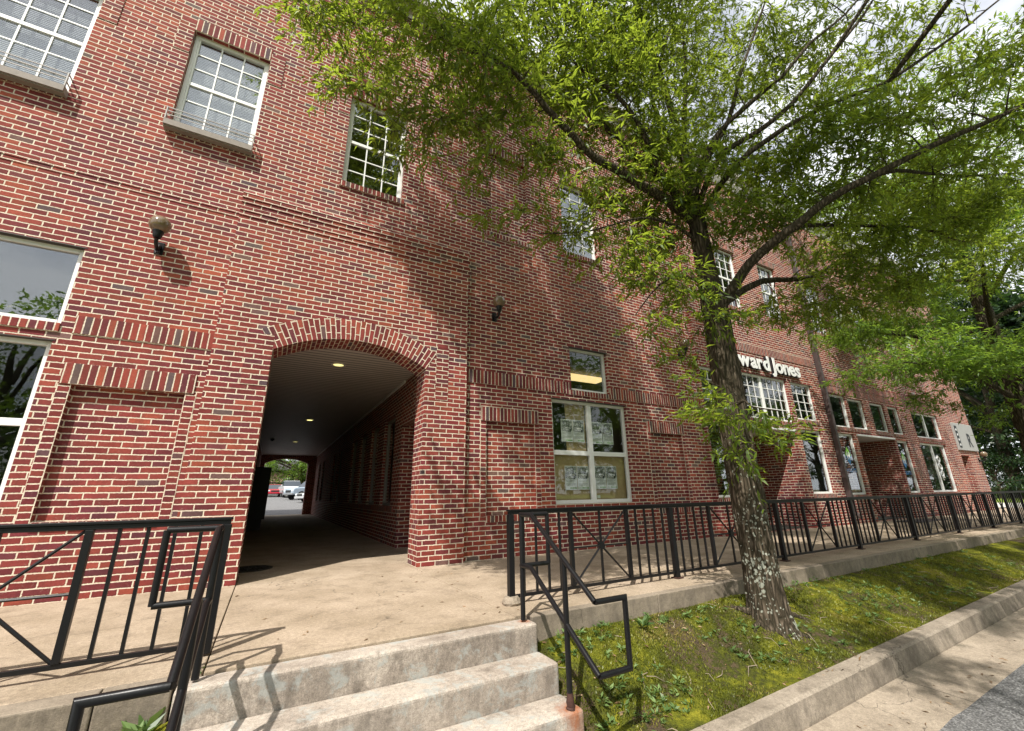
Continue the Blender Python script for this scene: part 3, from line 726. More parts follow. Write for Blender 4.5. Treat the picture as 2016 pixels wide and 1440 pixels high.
# doors in the recesses
for (a, b), e in zip(((10.15,11.05),(16.05,17.1)), (0, 1)):
    m = MB(); m.box(a,a+.09,1.19,1.25,.012,2.19); m.box(b-.09,b,1.19,1.25,.012,2.19); m.box(a+.0905,b-.0905,1.19,1.25,2.06,2.19); m.box(a+.0905,b-.0905,1.19,1.25,.012,.16)
    d = m.build('door', M_white, bd); m = MB(); m.box(a+.08,b-.08,1.215,1.221,.15,2.07); m.build('pane', M_glass, d)
    m = MB(); m.tube([(b-.13,1.18,.9),(b-.13,1.14,.92),(b-.13,1.14,1.2),(b-.13,1.18,1.22)], .011); m.build('handle', M_black, d)
# planter-box rails under the two left windows
for u, w_ in ((U[0], wins[0]), (U[1], wins[1])):
    a, b = u[0]-.03, u[1]+.01; m = MB()
    m.box(a, b, -.125, -.1, 5.715, 5.80); m.box(a, b, -.0995, .0, 5.70, 5.715)
    m.build('window_box_board', M_basket, w_)
    m = MB()
    for z in (5.87, 5.93, 5.985): m.box(a+.013, b-.013, -.119, -.109, z, z+.010)
    for x in (a, b-.012): m.box(x, x+.012, -.124, -.106, 5.801, 6.0); m.box(x, x+.012, -.1055, .0, 5.985, 5.995); m.box(x, x+.012, -.1055, .0, 5.87, 5.88); m.box(x, x+.012, -.0995, .0, 5.7155, 5.80)
    m.build('window_box_rail', M_grey, w_)

# kraft paper behind the lower panes, room light behind the transom
q = NT('brown kraft paper'); P = q.obj()
q.set(q.b.inputs['Base Color'], q.mix(q.noise(P, 3, 5, .6), (.34,.235,.11,1), (.56,.42,.22,1))); q.b.inputs['Roughness'].default_value = .8; q.bump(q.noise(P, 6, 3), .03, .8); M_kraft = q.m
def paper(nm, x0, x1, z0, z1, y, lab, grp='brown paper sheets taped inside the window'):
    m = MB(); nx, nz = 14, 14
    for i in range(nx+1):
        for j in range(nz+1):
            m.v.append((x0+(x1-x0)*i/nx, y+.006*mnoise.noise(Vector((i*.7, j*.6, x0))), z0+(z1-z0)*j/nz))
    for i in range(nx):
        for j in range(nz): a = i*(nz+1)+j; m.f.append((a, a+nz+1, a+nz+2, a+1))
    return tag(m.build(nm, M_kraft, smooth=True), lab, 'paper', grp)
paper('paper_sheet', 4.30, 4.75, .79, 1.60, .165, 'brown kraft paper covering the left part of the lower left pane of the poster window')
paper('paper_sheet', 4.70, 5.13, .79, 1.60, .158, 'brown kraft paper covering the right part of the lower left pane of the poster window')
paper('paper_sheet', 5.20, 6.04, .79, 1.60, .165, 'wide brown kraft paper covering the lower right pane of the poster window')
paper('paper_sheet', 4.67, 5.13, 1.63, 2.56, .170, 'tall brown kraft paper hanging behind the upper left pane of the poster window')
# text helper
def text_mesh(txt, size, ext=0., off=0., sx=1., shear=0.):
    cu = bpy.data.curves.new('lettering', 'FONT'); cu.body = txt; cu.size = size; cu.extrude = ext; cu.offset = off; cu.resolution_u = 3; cu.shear = shear
    o = bpy.data.objects.new('lettering', cu); C.objects.link(o)
    dg = bpy.context.evaluated_depsgraph_get(); dg.update(); me = bpy.data.meshes.new_from_object(o.evaluated_get(dg))
    bpy.data.objects.remove(o); bpy.data.curves.remove(cu)
    me.transform(Matrix.Diagonal((sx, 1, 1, 1))); me.transform(Matrix.Rotation(R(90), 4, 'X')); return me
def place_me(nm, me, mat, loc, parent=None):
    me.materials.clear(); me.materials.append(mat); o = bpy.data.objects.new(nm, me); o.location = loc; link(o, parent); return o
M_pwhite = plain('poster white', (.66,.68,.66), .5, var=.04); M_pdark = plain('poster black', (.03,.035,.04), .5); M_pgreen = plain('poster green', (.16,.34,.08), .5)
M_ptext = plain('poster fine print', (.28,.29,.30), .5); M_ptw = plain('poster lettering', (.85,.85,.85), .5)
q = NT('poster photograph'); P = q.obj(); q.set(q.b.inputs['Base Color'], q.ramp(q.noise(P, 26, 4, .6, .5), [(.35,(.05,.06,.05)),(.5,(.22,.23,.21)),(.65,(.52,.54,.52))])); M_pphoto = q.m
def poster_parts(root, W_, H_):
    m = MB(); m.box(0, W_, 0, .001, 0, H_); m.build('sheet', M_pwhite, root)
    m = MB(); m.box(.012, W_-.012, -.001, -.0003, H_*.50, H_-.012); m.build('picture', M_pphoto, root)
    m = MB(); m.tube([(W_*.62+.03*math.sin(t*.8)*1.0, -.0016, H_*.80+.055*math.cos(t*.8)) for t in range(9)], .004, 5); m.build('tool_drawing', M_pdark, root)
    m = MB(); m.quad((W_*.05,-.002,H_*.475),(W_*.84,-.002,H_*.445),(W_*.92,-.002,H_*.66),(W_*.04,-.002,H_*.68)); m.build('black_banner', M_pdark, root)
    m = MB()
    for k, wd in enumerate((.86,.86,.86,.70,0,.86,.86,.84,.60)):
        if wd: z = H_*.415-k*H_*.032; m.quad((W_*.08,-.0006,z),(W_*wd,-.0006,z),(W_*wd,-.0006,z+H_*.014),(W_*.08,-.0006,z+H_*.014))
    m.build('fine_print', M_ptext, root)
    m = MB(); m.quad((W_*.38,-.0007,H_*.05),(W_*.95,-.0007,H_*.05),(W_*.95,-.0007,H_*.095),(W_*.38,-.0007,H_*.095)); m.build('green_bar', M_pgreen, root)
    a = text_mesh('COMING', .047, 0, .0012, 1.0); place_me('lettering', a, M_ptw, (W_*.10, -.0028, H_*.580), root)
    a = text_mesh('SOON!!', .047, 0, .0012, 1.0); place_me('lettering', a, M_ptw, (W_*.10, -.0028, H_*.487), root)
PW, PH = .262, .415
spots = [(4.53,1.83,'leftmost poster on the upper left pane'),(4.80,1.83,'poster beside the mullion on the upper left pane'),
         (5.235,1.82,'poster beside the mullion on the upper right pane'),(5.51,1.82,'rightmost poster on the upper right pane'),
         (4.565,.985,'left poster on the brown-papered lower left pane'),(4.84,.985,'right poster on the brown-papered lower left pane'),
         (5.245,.995,'left poster on the brown-papered lower right pane'),(5.52,.995,'rightmost poster on the brown-papered lower right pane')]
p0 = empty('poster', (spots[0][0], RC+.034, spots[0][1]), 'COMING SOON!! '+spots[0][2], 'poster', 'coming soon posters taped inside the window')
poster_parts(p0, PW, PH)
for (x, z, lab) in spots[1:]: dup(p0, (x, RC+.034, z), 0, 'COMING SOON!! '+lab)
m = MB(); m.box(0,.07,0,.001,0,.055); tag(m.build('paper_tag', M_pwhite, loc=(5.27,RC+.034,.83)), 'small white paper tag in the bottom corner of the lower right pane', 'tag')
m = MB(); m.box(4.2,4.36,1.0,2.9,3.72,3.80); m.box(4.9,5.05,.9,2.6,3.74,3.80)
cl = MB(); cl.box(6.2, 7.5, 2.15, 2.5, 3.80, 3.88); tag(cl.build('ceiling_light', emis('warm fluorescent tube cover', (1,.74,.33), .9)), 'lit yellowish strip light on the ceiling seen through the small window above the posters', 'ceiling light')

# ------------------------------------------------------------------ sign letters
M_sw = plain('white acrylic letter', (.80,.80,.79), .35, var=.03); M_sb = plain('black letter return', (.012,.012,.013), .4)
x_end, z_b = B(12.95, 4.0)
sg = empty('shop_sign', (10.9, -.1, z_b), 'white raised lettering with black sides on the brick, partly hidden by the tree trunk', 'sign')
word = 'Edward Jones'; advs = []
size = .56; cur = 0; items = []; SX = 1.10
for ch in word:
    if ch == ' ': cur += .06; continue
    me = text_mesh(ch, size, .012, .016, SX); xs = [v.co.x for v in me.vertices]; wd = max(xs)-min(xs)
    items.append((me, cur-min(xs), ch)); cur += wd+.022
x_start = x_end-cur; print('sign', x_start, x_end, cur)
for me, dx, ch in items:
    o = place_me('letter', me, M_sw, (x_start+dx-10.9, -.075, 0), sg)
    me2 = me.copy(); me2.transform(Matrix.Diagonal((1.0,4.6,1.0,1))); place_me('letter_return', me2, M_sb, (0, .056, 0), o)

# window decals (letter mark on a leaf shape, clef)
M_dg = plain('decal green', (.22,.52,.06), .4); M_db = plain('decal blue', (.03,.22,.55), .4); M_dw = plain('decal white', (.82,.82,.82), .4)
def leaf_decal(x, z, y, lab):
    t = empty('window_decal', (x, y, z), lab, 'window decal', 'leaf shaped decals on the shop windows')
    n = 16
    def half(s, top):
        pts = []
        for k in range(n+1):
            a = k/n; zz = .26*a if top else -.28*a
            ww = .155*(1-a**1.5)
            pts.append((s*ww, zz))
        return pts
    m = MB(); L = half(-1, True); Rr = half(1, True)
    for k in range(n): m.quad((L[k][0],0,L[k][1]),(Rr[k][0],0,Rr[k][1]),(Rr[k+1][0],0,Rr[k+1][1]),(L[k+1][0],0,L[k+1][1]))
    m.build('green_half', M_dg, t)
    m = MB(); L = half(-1, False); Rr = half(1, False)
    for k in range(n): m.quad((L[k+1][0],0,L[k+1][1]),(Rr[k+1][0],0,Rr[k+1][1]),(Rr[k][0],0,Rr[k][1]),(L[k][0],0,L[k][1]))
    m.build('blue_half', M_db, t)
    m = MB(); m.box(-.085,-.035,-.004,-.002,-.11,.12); m.box(.035,.085,-.004,-.002,-.12,.11); m.box(-.0345,.0345,-.004,-.002,-.025,.03); m.build('letter_mark', M_dw, t)
    place_me('lettering', text_mesh('HEIGHTS', .15, 0, .002, .95), M_db, (-.30, -.003, -.47), t)
    return t
gx, gz = B(14.95, 1.86); leaf_decal(gx, gz, Y2-.006+.02, 'green and blue leaf decal with white H on the window behind the downpipe')
gx, gz = B(18.75, 1.82); leaf_decal(gx, gz, Y2-.006+.02, 'green and blue leaf decal with white H on the window right of the recessed door')
m = MB(); gx, gz = B(21.75, 1.65)
for sg_ in (-1, 1):
    m.tube([(gx+sg_*.115*math.sin(3*math.pi*t/30)+.02*math.sin(t*.4), Y2+.012+sg_*.002, gz+.40-.80*t/30) for t in range(31)], .022, 6)
pts = [(gx+.02+.09*math.cos(t*.5), Y2+.012, gz-.40+.07*math.sin(t*.5)) for t in range(10)]
m.tube(pts, .022, 6); tag(m.build('clef_decal', M_dw, smooth=True), 'white looping clef drawing on the far double window', 'window decal')
# far sign board
m = MB(); m.box(23.85, 25.95, -.07, -.003, 2.33, 3.42); fs = m.build('sign_board', plain('pale sign face', (.36,.36,.35), .5))
tag(fs, 'pale rectangular sign board over the far door at the corner of the building', 'sign')
m = MB(); m.box(23.9,24.15,-.076,-.071,2.42,3.3); m.build('dark_panel', M_pdark, fs); place_me('lettering', text_mesh('R', .75, 0, .02, 1), M_pdark, (25.0, -.074, 2.5), fs)
m = MB()
for k in range(4): m.box(23.97,24.08,-.080,-.077,2.5+.2*k,2.58+.2*k)
m.build('mark', M_dw, fs)

# ------------------------------------------------------------------ wall lamps
def lamp_parts(t):
    m = MB(); n = 12
    prof = [(.112*math.sin(math.pi*k/n)+.0005, -.112*math.cos(math.pi*k/n)) for k in range(n+1)]
    m.lathe(prof, (0,-.20,.0)); m.build('globe', M_bronze, t, smooth=True)
    m = MB(); m.lathe([(.001,-.185),(.035,-.185),(.045,-.165),(.048,-.14),(.056,-.115),(.060,-.095),(.05,-.09),(.001,-.09)], (0,-.20,0), 18)
    m.build('fitter', M_black, t, smooth=True)
    m = MB(); m.tube([(0,-.012,-.20),(0,-.06,-.25),(0,-.12,-.275),(0,-.18,-.25),(0,-.2,-.20)], [.024,.022,.02,.02,.022], 10); m.tube([(0,-.012,-.24),(.02,-.07,-.31),(0,-.10,-.33),(-.02,-.08,-.29),(0,-.05,-.27)], .010, 8)
    m.build('arm', M_black, t, smooth=True)
    m = MB(); m.box(-.045,.045,-.016,-.0005,-.31,-.14); m.build('wall_plate', M_black, t, bevel=.006)
lx = [(-1.60,0,4.17,'bronze globe wall lamp left of the arch casting a long shadow'),(3.10,0,4.17,'bronze globe wall lamp on the brick right of the arch'),(7.90,0,4.17,'bronze globe wall lamp just left of the tree trunk'),
      (19.78,-.1,4.09,'small far globe wall lamp above the distant shop windows'),(25.85,0,2.2,'globe lamp low beside the far sign board')]
l0 = empty('wall_lamp', lx[0][:3], lx[0][3], 'wall lamp', 'globe lamps on the brick wall'); lamp_parts(l0)
for l in lx[1:]: dup(l0, l[:3], 0, l[3])

# passage ceiling lights, little camera, cabinet, manhole, planter
def ceil_light(x, y, lit, lab):
    t = empty('recessed_light', (x, y, CZ), lab, 'ceiling light', 'recessed lights in the passage ceiling')
    m = MB(); m.lathe([(.125,-.004),(.125,-.012),(.095,-.016),(.085,-.004)], n=24); m.build('trim_ring', M_white, t, smooth=True)
    m = MB(); m.disc((0,0,-.006), (0,0,-1), .088, 24); m.build('lens', emis('lit lens', (1,.86,.32), lit) , t)
ceil_light(.79, 1.62, 1.1, 'yellow lit recessed light nearest the arch'); ceil_light(.80, 8.04, 2.2, 'bright recessed light in the middle of the passage ceiling'); ceil_light(.70, 14.1, .9, 'small faint recessed light near the far end of the passage')
m = MB(); m.lathe([(.001,-.09),(.05,-.07),(.07,-.03),(.07,0)], (0,0,0), 16); tag(m.build('dome_camera', M_black, loc=(-.17,13.5,CZ), smooth=True), 'small black dome on the passage ceiling', 'camera')
cab = empty('equipment_cabinet', (-.45, 9.9, 0), 'tall black cabinet on a narrower plinth against the left wall of the passage', 'cabinet')
m = MB(); m.box(-.15,.42,-.5,.5,.30,1.85); m.build('body', M_dark, cab, bevel=.01); m = MB(); m.box(-.15,.34,-.45,.45,0,.299); m.build('plinth', M_dark, cab)
m = MB(); m.box(-.14,.13,-.515,-.501,.34,1.8); m.box(.14,.40,-.515,-.501,.34,1.8); dd = m.build('door', M_dark, cab, bevel=.004); m = MB(); m.tube([(.115,-.52,1.0),(.115,-.54,1.02),(.115,-.54,1.14),(.115,-.52,1.16)], .008); m.build('handle', M_black, dd)
M_iron = plain('cast iron', (.035,.032,.03), .6, metal=.6, bump=.5)
mh_ = empty('manhole_cover', (-.12,1.15,.001), 'round cast iron manhole cover set in the passage floor by the left jamb', 'manhole cover')
m = MB(); m.lathe([(.30,-.01),(.30,.006),(.262,.006),(.262,0.0)], n=36); m.build('rim', M_iron, mh_)
m = MB(); m.lathe([(.001,.004),(.255,.004),(.255,-.005)], n=36)
for k in range(12): a = k*math.pi/6; m.tube([(.05*math.cos(a),.05*math.sin(a),.006),(.24*math.cos(a),.24*math.sin(a),.006)], .005, 5)
for r in (.1,.18): m.tube([(r*math.cos(a*.262),r*math.sin(a*.262),.006) for a in range(25)], .005, 5)
m.build('lid', M_iron, mh_)
pl = empty('planter', (12.55,.5,0), 'black square planter standing on the walkway in the shop entrance', 'planter')
m = MB(); m.prism([(-.2,0),(.2,0),(.25,.42),(-.25,.42)], -.28, .28); m.build('box', M_dark, pl, bevel=.01)
m = MB(); m.box(-.30,.30,-.27,.27,.421,.46); m.build('rim', M_dark, pl, bevel=.008)
dm = MB(); dm.box(15.6,17.6,-.95,-.35,.002,.016); tag(dm.build('door_mat', M_dark, bevel=.004), 'dark mat on the walkway outside the recessed door of the far shop', 'mat')

# ================================================================== RAILINGS
def fence(name, label, x_start, s, npan, y=-2.5, maxb=100, last=None):
    """panels of 2.15 m running in direction s from x_start"""
    t = empty(name, (x_start, y, 0), label, 'railing'); L = s*2.135*npan
    def bx(m, a, b, y0, y1, z0, z1): m.box(min(a,b), max(a,b), y0, y1, z0, z1)
    m = MB(); bx(m, -s*.028, L+s*.028, -.030, .030, .783, .800); bx(m, -s*.02, L+s*.02, -.02, .02, .755, .7825); m.build('top_rail', M_black, t, bevel=.003)
    nb = 0; extra = MB()
    for k in range(npan+1):
        x = s*2.135*k; m = MB(); m.box(x-.027,x+.027,-.027,.027,.0125 if not (k == 0 and s > 0) else .03,.7545); po = m.build('post', M_black, t, bevel=.003)
        if k and s > 0: m = MB(); m.box(x-.052,x+.052,-.048,.048,.002,.012); m.build('base_plate', M_rusty, po, bevel=.002)
    for k in range(npan):
        x = s*2.135*k
        m = MB(); bx(m, x+s*.0275, x+s*2.1075, -.013, .013, .05, .076); m.build('bottom_rail', M_black, t, bevel=.002)
        for d in (.69, 1.445):
            m = MB(); m.box(x+s*d-.019,x+s*d+.019,-.019,.019,.0765,.7545); m.build('panel_post', M_black, t, bevel=.002)
        for d in (.138,.276,.414,.552,1.583,1.721,1.859,1.997):
            mm = extra if nb >= maxb else MB()
            mm.box(x+s*d-.0095,x+s*d+.0095,-.0095,.0095,.0765,.7545); nb += 1
            if mm is not extra: mm.build('baluster', M_black, t)
        c = x+s*1.0675; zc_ = .415; m = MB(); r = .010
        m.box(c-.0095,c+.0095,-.0095,.0095,.0765,.7545)
        xa, xb = x+s*.709, x+s*1.426
        m.tube([(xa,0,.08),(xb,0,.75)], r, 6); m.tube([(xa,0.0,.75),(xb,0,.08)], r, 6); m.tube([(xa,0,zc_),(xb,0,zc_)], r*.9, 6)
        m.tube([(c,-.018,zc_),(c,.018,zc_)], .036, 16)
        m.build('star_brace', M_black, t)
    if extra.v: tag(extra.build('far_balusters', M_black, t), kind='stuff')
    return t
fr_ = fence('railing', 'long black metal railing with star panels along the walkway right of the steps', 2.0, 1, 12)
fl_ = fence('railing', 'black metal railing with star panels left of the steps', -.22, -1, 3, y=-2.55)
fr_.scale = (1, 1, .995); fl_.scale = (1, 1, 1.02)
m = MB(); 
prof = [(.075,0),(.082,.02),(.074,.05),(.062,.068),(.001,.07)]
m.lathe(prof, (0,0,0), 14)
o = m.build('post_footing', M_gutter, smooth=False, loc=(2.0,-2.5,0)); tag(o, 'rough round concrete footing under the first railing post', 'footing')
for v in o.data.vertices: v.co += Vector((mnoise.noise(v.co*30)*.012, mnoise.noise(v.co*30+Vector((5,0,0)))*.012, 0))
PR = .0178
def handrail(label, x, s, yt, yb, foot_rust):
    """loop of round pipe; s = side to which its end loops turn"""
    t = empty('handrail', (x, -2.95, 0), label, 'handrail', 'stair handrails'); Y = 2.95
    def P(xx, yy, zz): return (xx, yy+Y, zz)
    a = s*.255
    m = MB(); m.tube([P(a,-2.96,.77),P(0,-2.96,.77)], PR, 12)
    m.tube([P(a,-2.96,.77),P(a,-2.96,.385)], PR, 12); m.tube([P(a,-2.96,.385),P(0,-2.96,.385)], PR, 12); m.build('upper_loop', M_black, t, smooth=True)
    m = MB(); m.tube([P(0,-2.945,.77),P(0,-3.12,.77),P(0,yb,.288)], PR, 12)
    m.tube([P(0,yb,.288),P(s*.245,yb,.288),P(s*.245,yb,-.105),P(0,yb,-.105)], PR, 12)
    m.tube([P(0,yb,-.105),P(0,-3.10,.385),P(0,-2.945,.385)], PR, 12); m.build('rail', M_black, t, smooth=True)
    m = MB(); m.tube([P(0,-2.96,-.0),P(0,-2.96,.765)], .019, 12); m.build('post', M_black, t, smooth=True)
    m = MB(); m.tube([P(0,-3.535,-.372),P(0,-3.535,.49)], .019, 12); p = m.build('post', M_black, t, smooth=True)
    m = MB(); m.tube([P(0,-3.535,-.374),P(.003,-3.535,-.36),P(-.002,-3.537,-.335),P(.002,-3.534,-.31),P(0,-3.535,-.285)], [.031,.024,.026,.022,.0195], 12); m.build('rusted_foot', M_rusty, p, smooth=True)
    return t
handrail('black pipe handrail with looped ends on the right side of the steps', 1.85, 1, 0, -3.846, True)
handrail('black pipe handrail with looped ends on the left side of the steps', -.222, -1, 0, -3.96, True)

# ================================================================== TREES
def leaf_mesh(name, pts, dirs, size, mat, parent, wid=.2, tone=None, droop=.25, jit=.9, loc=(0,0,0)):
    """many single leaves: each a narrow folded diamond. pts (n,3); dirs (n,3) main growing direction"""
    n = len(pts)
    d = dirs+rng.normal(0, jit*.5, (n,3)); d[:,2] -= droop; d /= np.linalg.norm(d, axis=1)[:,None]+1e-9
    upv = rng.normal(0, .55, (n,3)); upv[:,2] += 1.0
    sdv = np.cross(d, upv); sdv /= np.linalg.norm(sdv, axis=1)[:,None]+1e-9
    nv = np.cross(sdv, d)
    L = size*rng.uniform(.65, 1.25, n)[:,None]; W = L*wid*rng.uniform(.8, 1.2, n)[:,None]
    a = pts; tip = pts+d*L - nv*L*.10
    m1 = pts+d*L*.42+sdv*W*.5+nv*L*.05; m2 = pts+d*L*.42-sdv*W*.5+nv*L*.05
    V = np.stack([a, m1, tip, m2], 1).reshape(-1, 3).astype(np.float32)
    me = bpy.data.meshes.new(name); me.vertices.add(4*n); me.vertices.foreach_set('co', V.ravel())
    me.loops.add(4*n); me.loops.foreach_set('vertex_index', np.arange(4*n, dtype=np.int32))
    me.polygons.add(n); me.polygons.foreach_set('loop_start', np.arange(0, 4*n, 4, dtype=np.int32)); me.polygons.foreach_set('loop_total', np.full(n, 4, dtype=np.int32))
    me.update(); 
    if tone is None: tone = rng.uniform(0, 1, n)
    at = me.attributes.new('tone', 'FLOAT', 'POINT'); at.data.foreach_set('value', np.repeat(tone, 4).astype(np.float32))
    me.materials.append(mat); o = bpy.data.objects.new(name, me); o.location = loc; link(o, parent); return o

def grow(limbs, blobs, per_vol, base, twigs, leaves, lsize, tw_len=.34, flat=.6, minp=3, spread=1.0, airy=None):
    """limbs: list of (pts, radii). blobs: ellipsoids of foliage. Returns wood MB and leaf arrays"""
    wood = MB(); nodes = []; nr = []
    for pts, rad in limbs:
        # smooth the limb a little
        P = [Vector(p) for p in pts]; Q = []; rr = []
        for i in range(len(P)-1):
            p0 = P[max(0,i-1)]; p1 = P[i]; p2 = P[i+1]; p3 = P[min(len(P)-1,i+2)]
            for k in range(3):
                t = k/3; Q.append(.5*((2*p1)+(p2-p0)*t+(2*p0-5*p1+4*p2-p3)*t*t+(3*p1-p0-3*p2+p3)*t**3)); rr.append(rad[i]*(1-t)+rad[i+1]*t)
        Q.append(P[-1]); rr.append(rad[-1])
        Q = [q+Vector(rng.normal(0, rr[i]*.12, 3)) if 0 < i < len(Q)-1 else q for i, q in enumerate(Q)]
        wood.tube(Q, rr, 9)
        for q, r in zip(Q, rr): nodes.append(tuple(q)); nr.append(r)
    N = np.array(nodes); NR = np.array(nr)
    T = []
    for (x, y, z, r) in blobs:
        n = max(minp, int((per_vol*r*r*r*4.19*flat+per_vol*.25*r*r)*(airy(x, y, z) if airy else 1)))
        q = rng.normal(0, 1, (n,3)); q /= np.linalg.norm(q, axis=1)[:,None]; q *= (rng.uniform(0, 1, n)**.45)[:,None]*r
        q[:,2] *= flat; T.append(q+np.array([x,y,z]))
    T = np.concatenate(T)
    dist = np.array([np.min(np.sum((N-t)**2, 1)) for t in T]); T = T[np.argsort(dist)]
    LP, LD, LT = [], [], []
    for t in T:
        dd = np.sqrt(np.sum((N-t)**2, 1)); cost = dd+np.maximum(0, N[:,2]-t[2])*.25-np.minimum(NR, .03)*2
        cost[dd < .06] += 1
        i = int(np.argmin(cost)); a = Vector(N[i]); b = Vector(t); d = (b-a).length
        ra = min(NR[i]*.6, .004+.010*d+.002); rb = .0022
        mid = a.lerp(b, .5)+Vector((0,0,.10*d))+Vector(rng.normal(0, .05*d, 3))
        path = [a, a.lerp(mid,.5)+Vector((0,0,.02*d)), mid, mid.lerp(b,.55)+Vector((0,0,.03*d)), b]
        wood.tube(path, [max(ra,.003), ra*.85+.0005, ra*.6+.001, rb+.0012, rb], 4, cap=False)
        N = np.vstack([N, np.array([tuple(p) for p in path[2:]])]); NR = np.append(NR, [ra*.6, rb+.001, rb])
        gd = (b-a); gd.z *= .4
        gd = gd.normalized() if gd.length > 1e-3 else Vector((1,0,0))
        bt = rng.uniform(0, 1)
        for k in range(twigs):
            # twigs fan out sideways, a bit flat, ends droop
            v = np.array(gd)*.7+rng.normal(0, .75, 3)*np.array([1,1,.42]); v /= np.linalg.norm(v)
            s = np.array(path[2].lerp(b, rng.uniform(0, 1)) if k else b); ln = tw_len*rng.uniform(.55, 1.3)*spread
            e = s+v*ln+np.array([0,0,-.10*ln]); wood.tube([s, (s+e)/2+np.array([0,0,.02]), e], [.0022,.0017,.001], 3, cap=False)
            u = rng.uniform(.05, 1.05, leaves)[:,None]
            LP.append(s+(e-s)*u+rng.normal(0, .012, (leaves,3))); LD.append(np.tile(v*.75, (leaves,1))); LT.append(np.clip(rng.normal(.25+.5*bt, .2, leaves), 0, 1))
    return wood, np.concatenate(LP), np.concatenate(LD), np.concatenate(LT)

def trunk_mesh(name, pts, rad, mat, parent, base, flare=.10, seg=48, ring=.035, ridge=.075):
    P = [Vector(p) for p in pts]; m = MB(); zz = []
    tot = sum((P[i+1]-P[i]).length for i in range(len(P)-1)); nr = int(tot/ring)
    cum = [0]
    for i in range(len(P)-1): cum.append(cum[-1]+(P[i+1]-P[i]).length)
    for k in range(nr+1):
        d = tot*k/nr; i = max(j for j in range(len(P)) if cum[j] <= d+1e-6); i = min(i, len(P)-2)
        t = (d-cum[i])/(cum[i+1]-cum[i]); c = P[i].lerp(P[i+1], t); r = rad[i]*(1-t)+rad[i+1]*t
        r += flare*math.exp(-d/.16)
        for j in range(seg):
            a = 2*math.pi*j/seg; ca, sa = math.cos(a), math.sin(a)
            n1 = mnoise.noise(Vector((ca*5.2, sa*5.2, c.z*1.5+base))); n2 = mnoise.noise(Vector((ca*12, sa*12, c.z*3.5+base)))
            n3 = mnoise.noise(Vector((ca*1.2, sa*1.2, c.z*1.1+base)))
            rr = r*(1+ridge*(1-abs(n1)*3)+ridge*.6*n2+.09*n3)+flare*.35*math.exp(-d/.10)*math.sin(a*5+base)
            m.v.append((c.x+rr*ca, c.y+rr*sa, c.z))
    for k in range(nr):
        for j in range(seg):
            j2 = (j+1) % seg; m.f.append((k*seg+j, k*seg+j2, (k+1)*seg+j2, (k+1)*seg+j))
    return m.build(name, mat, parent, smooth=True)

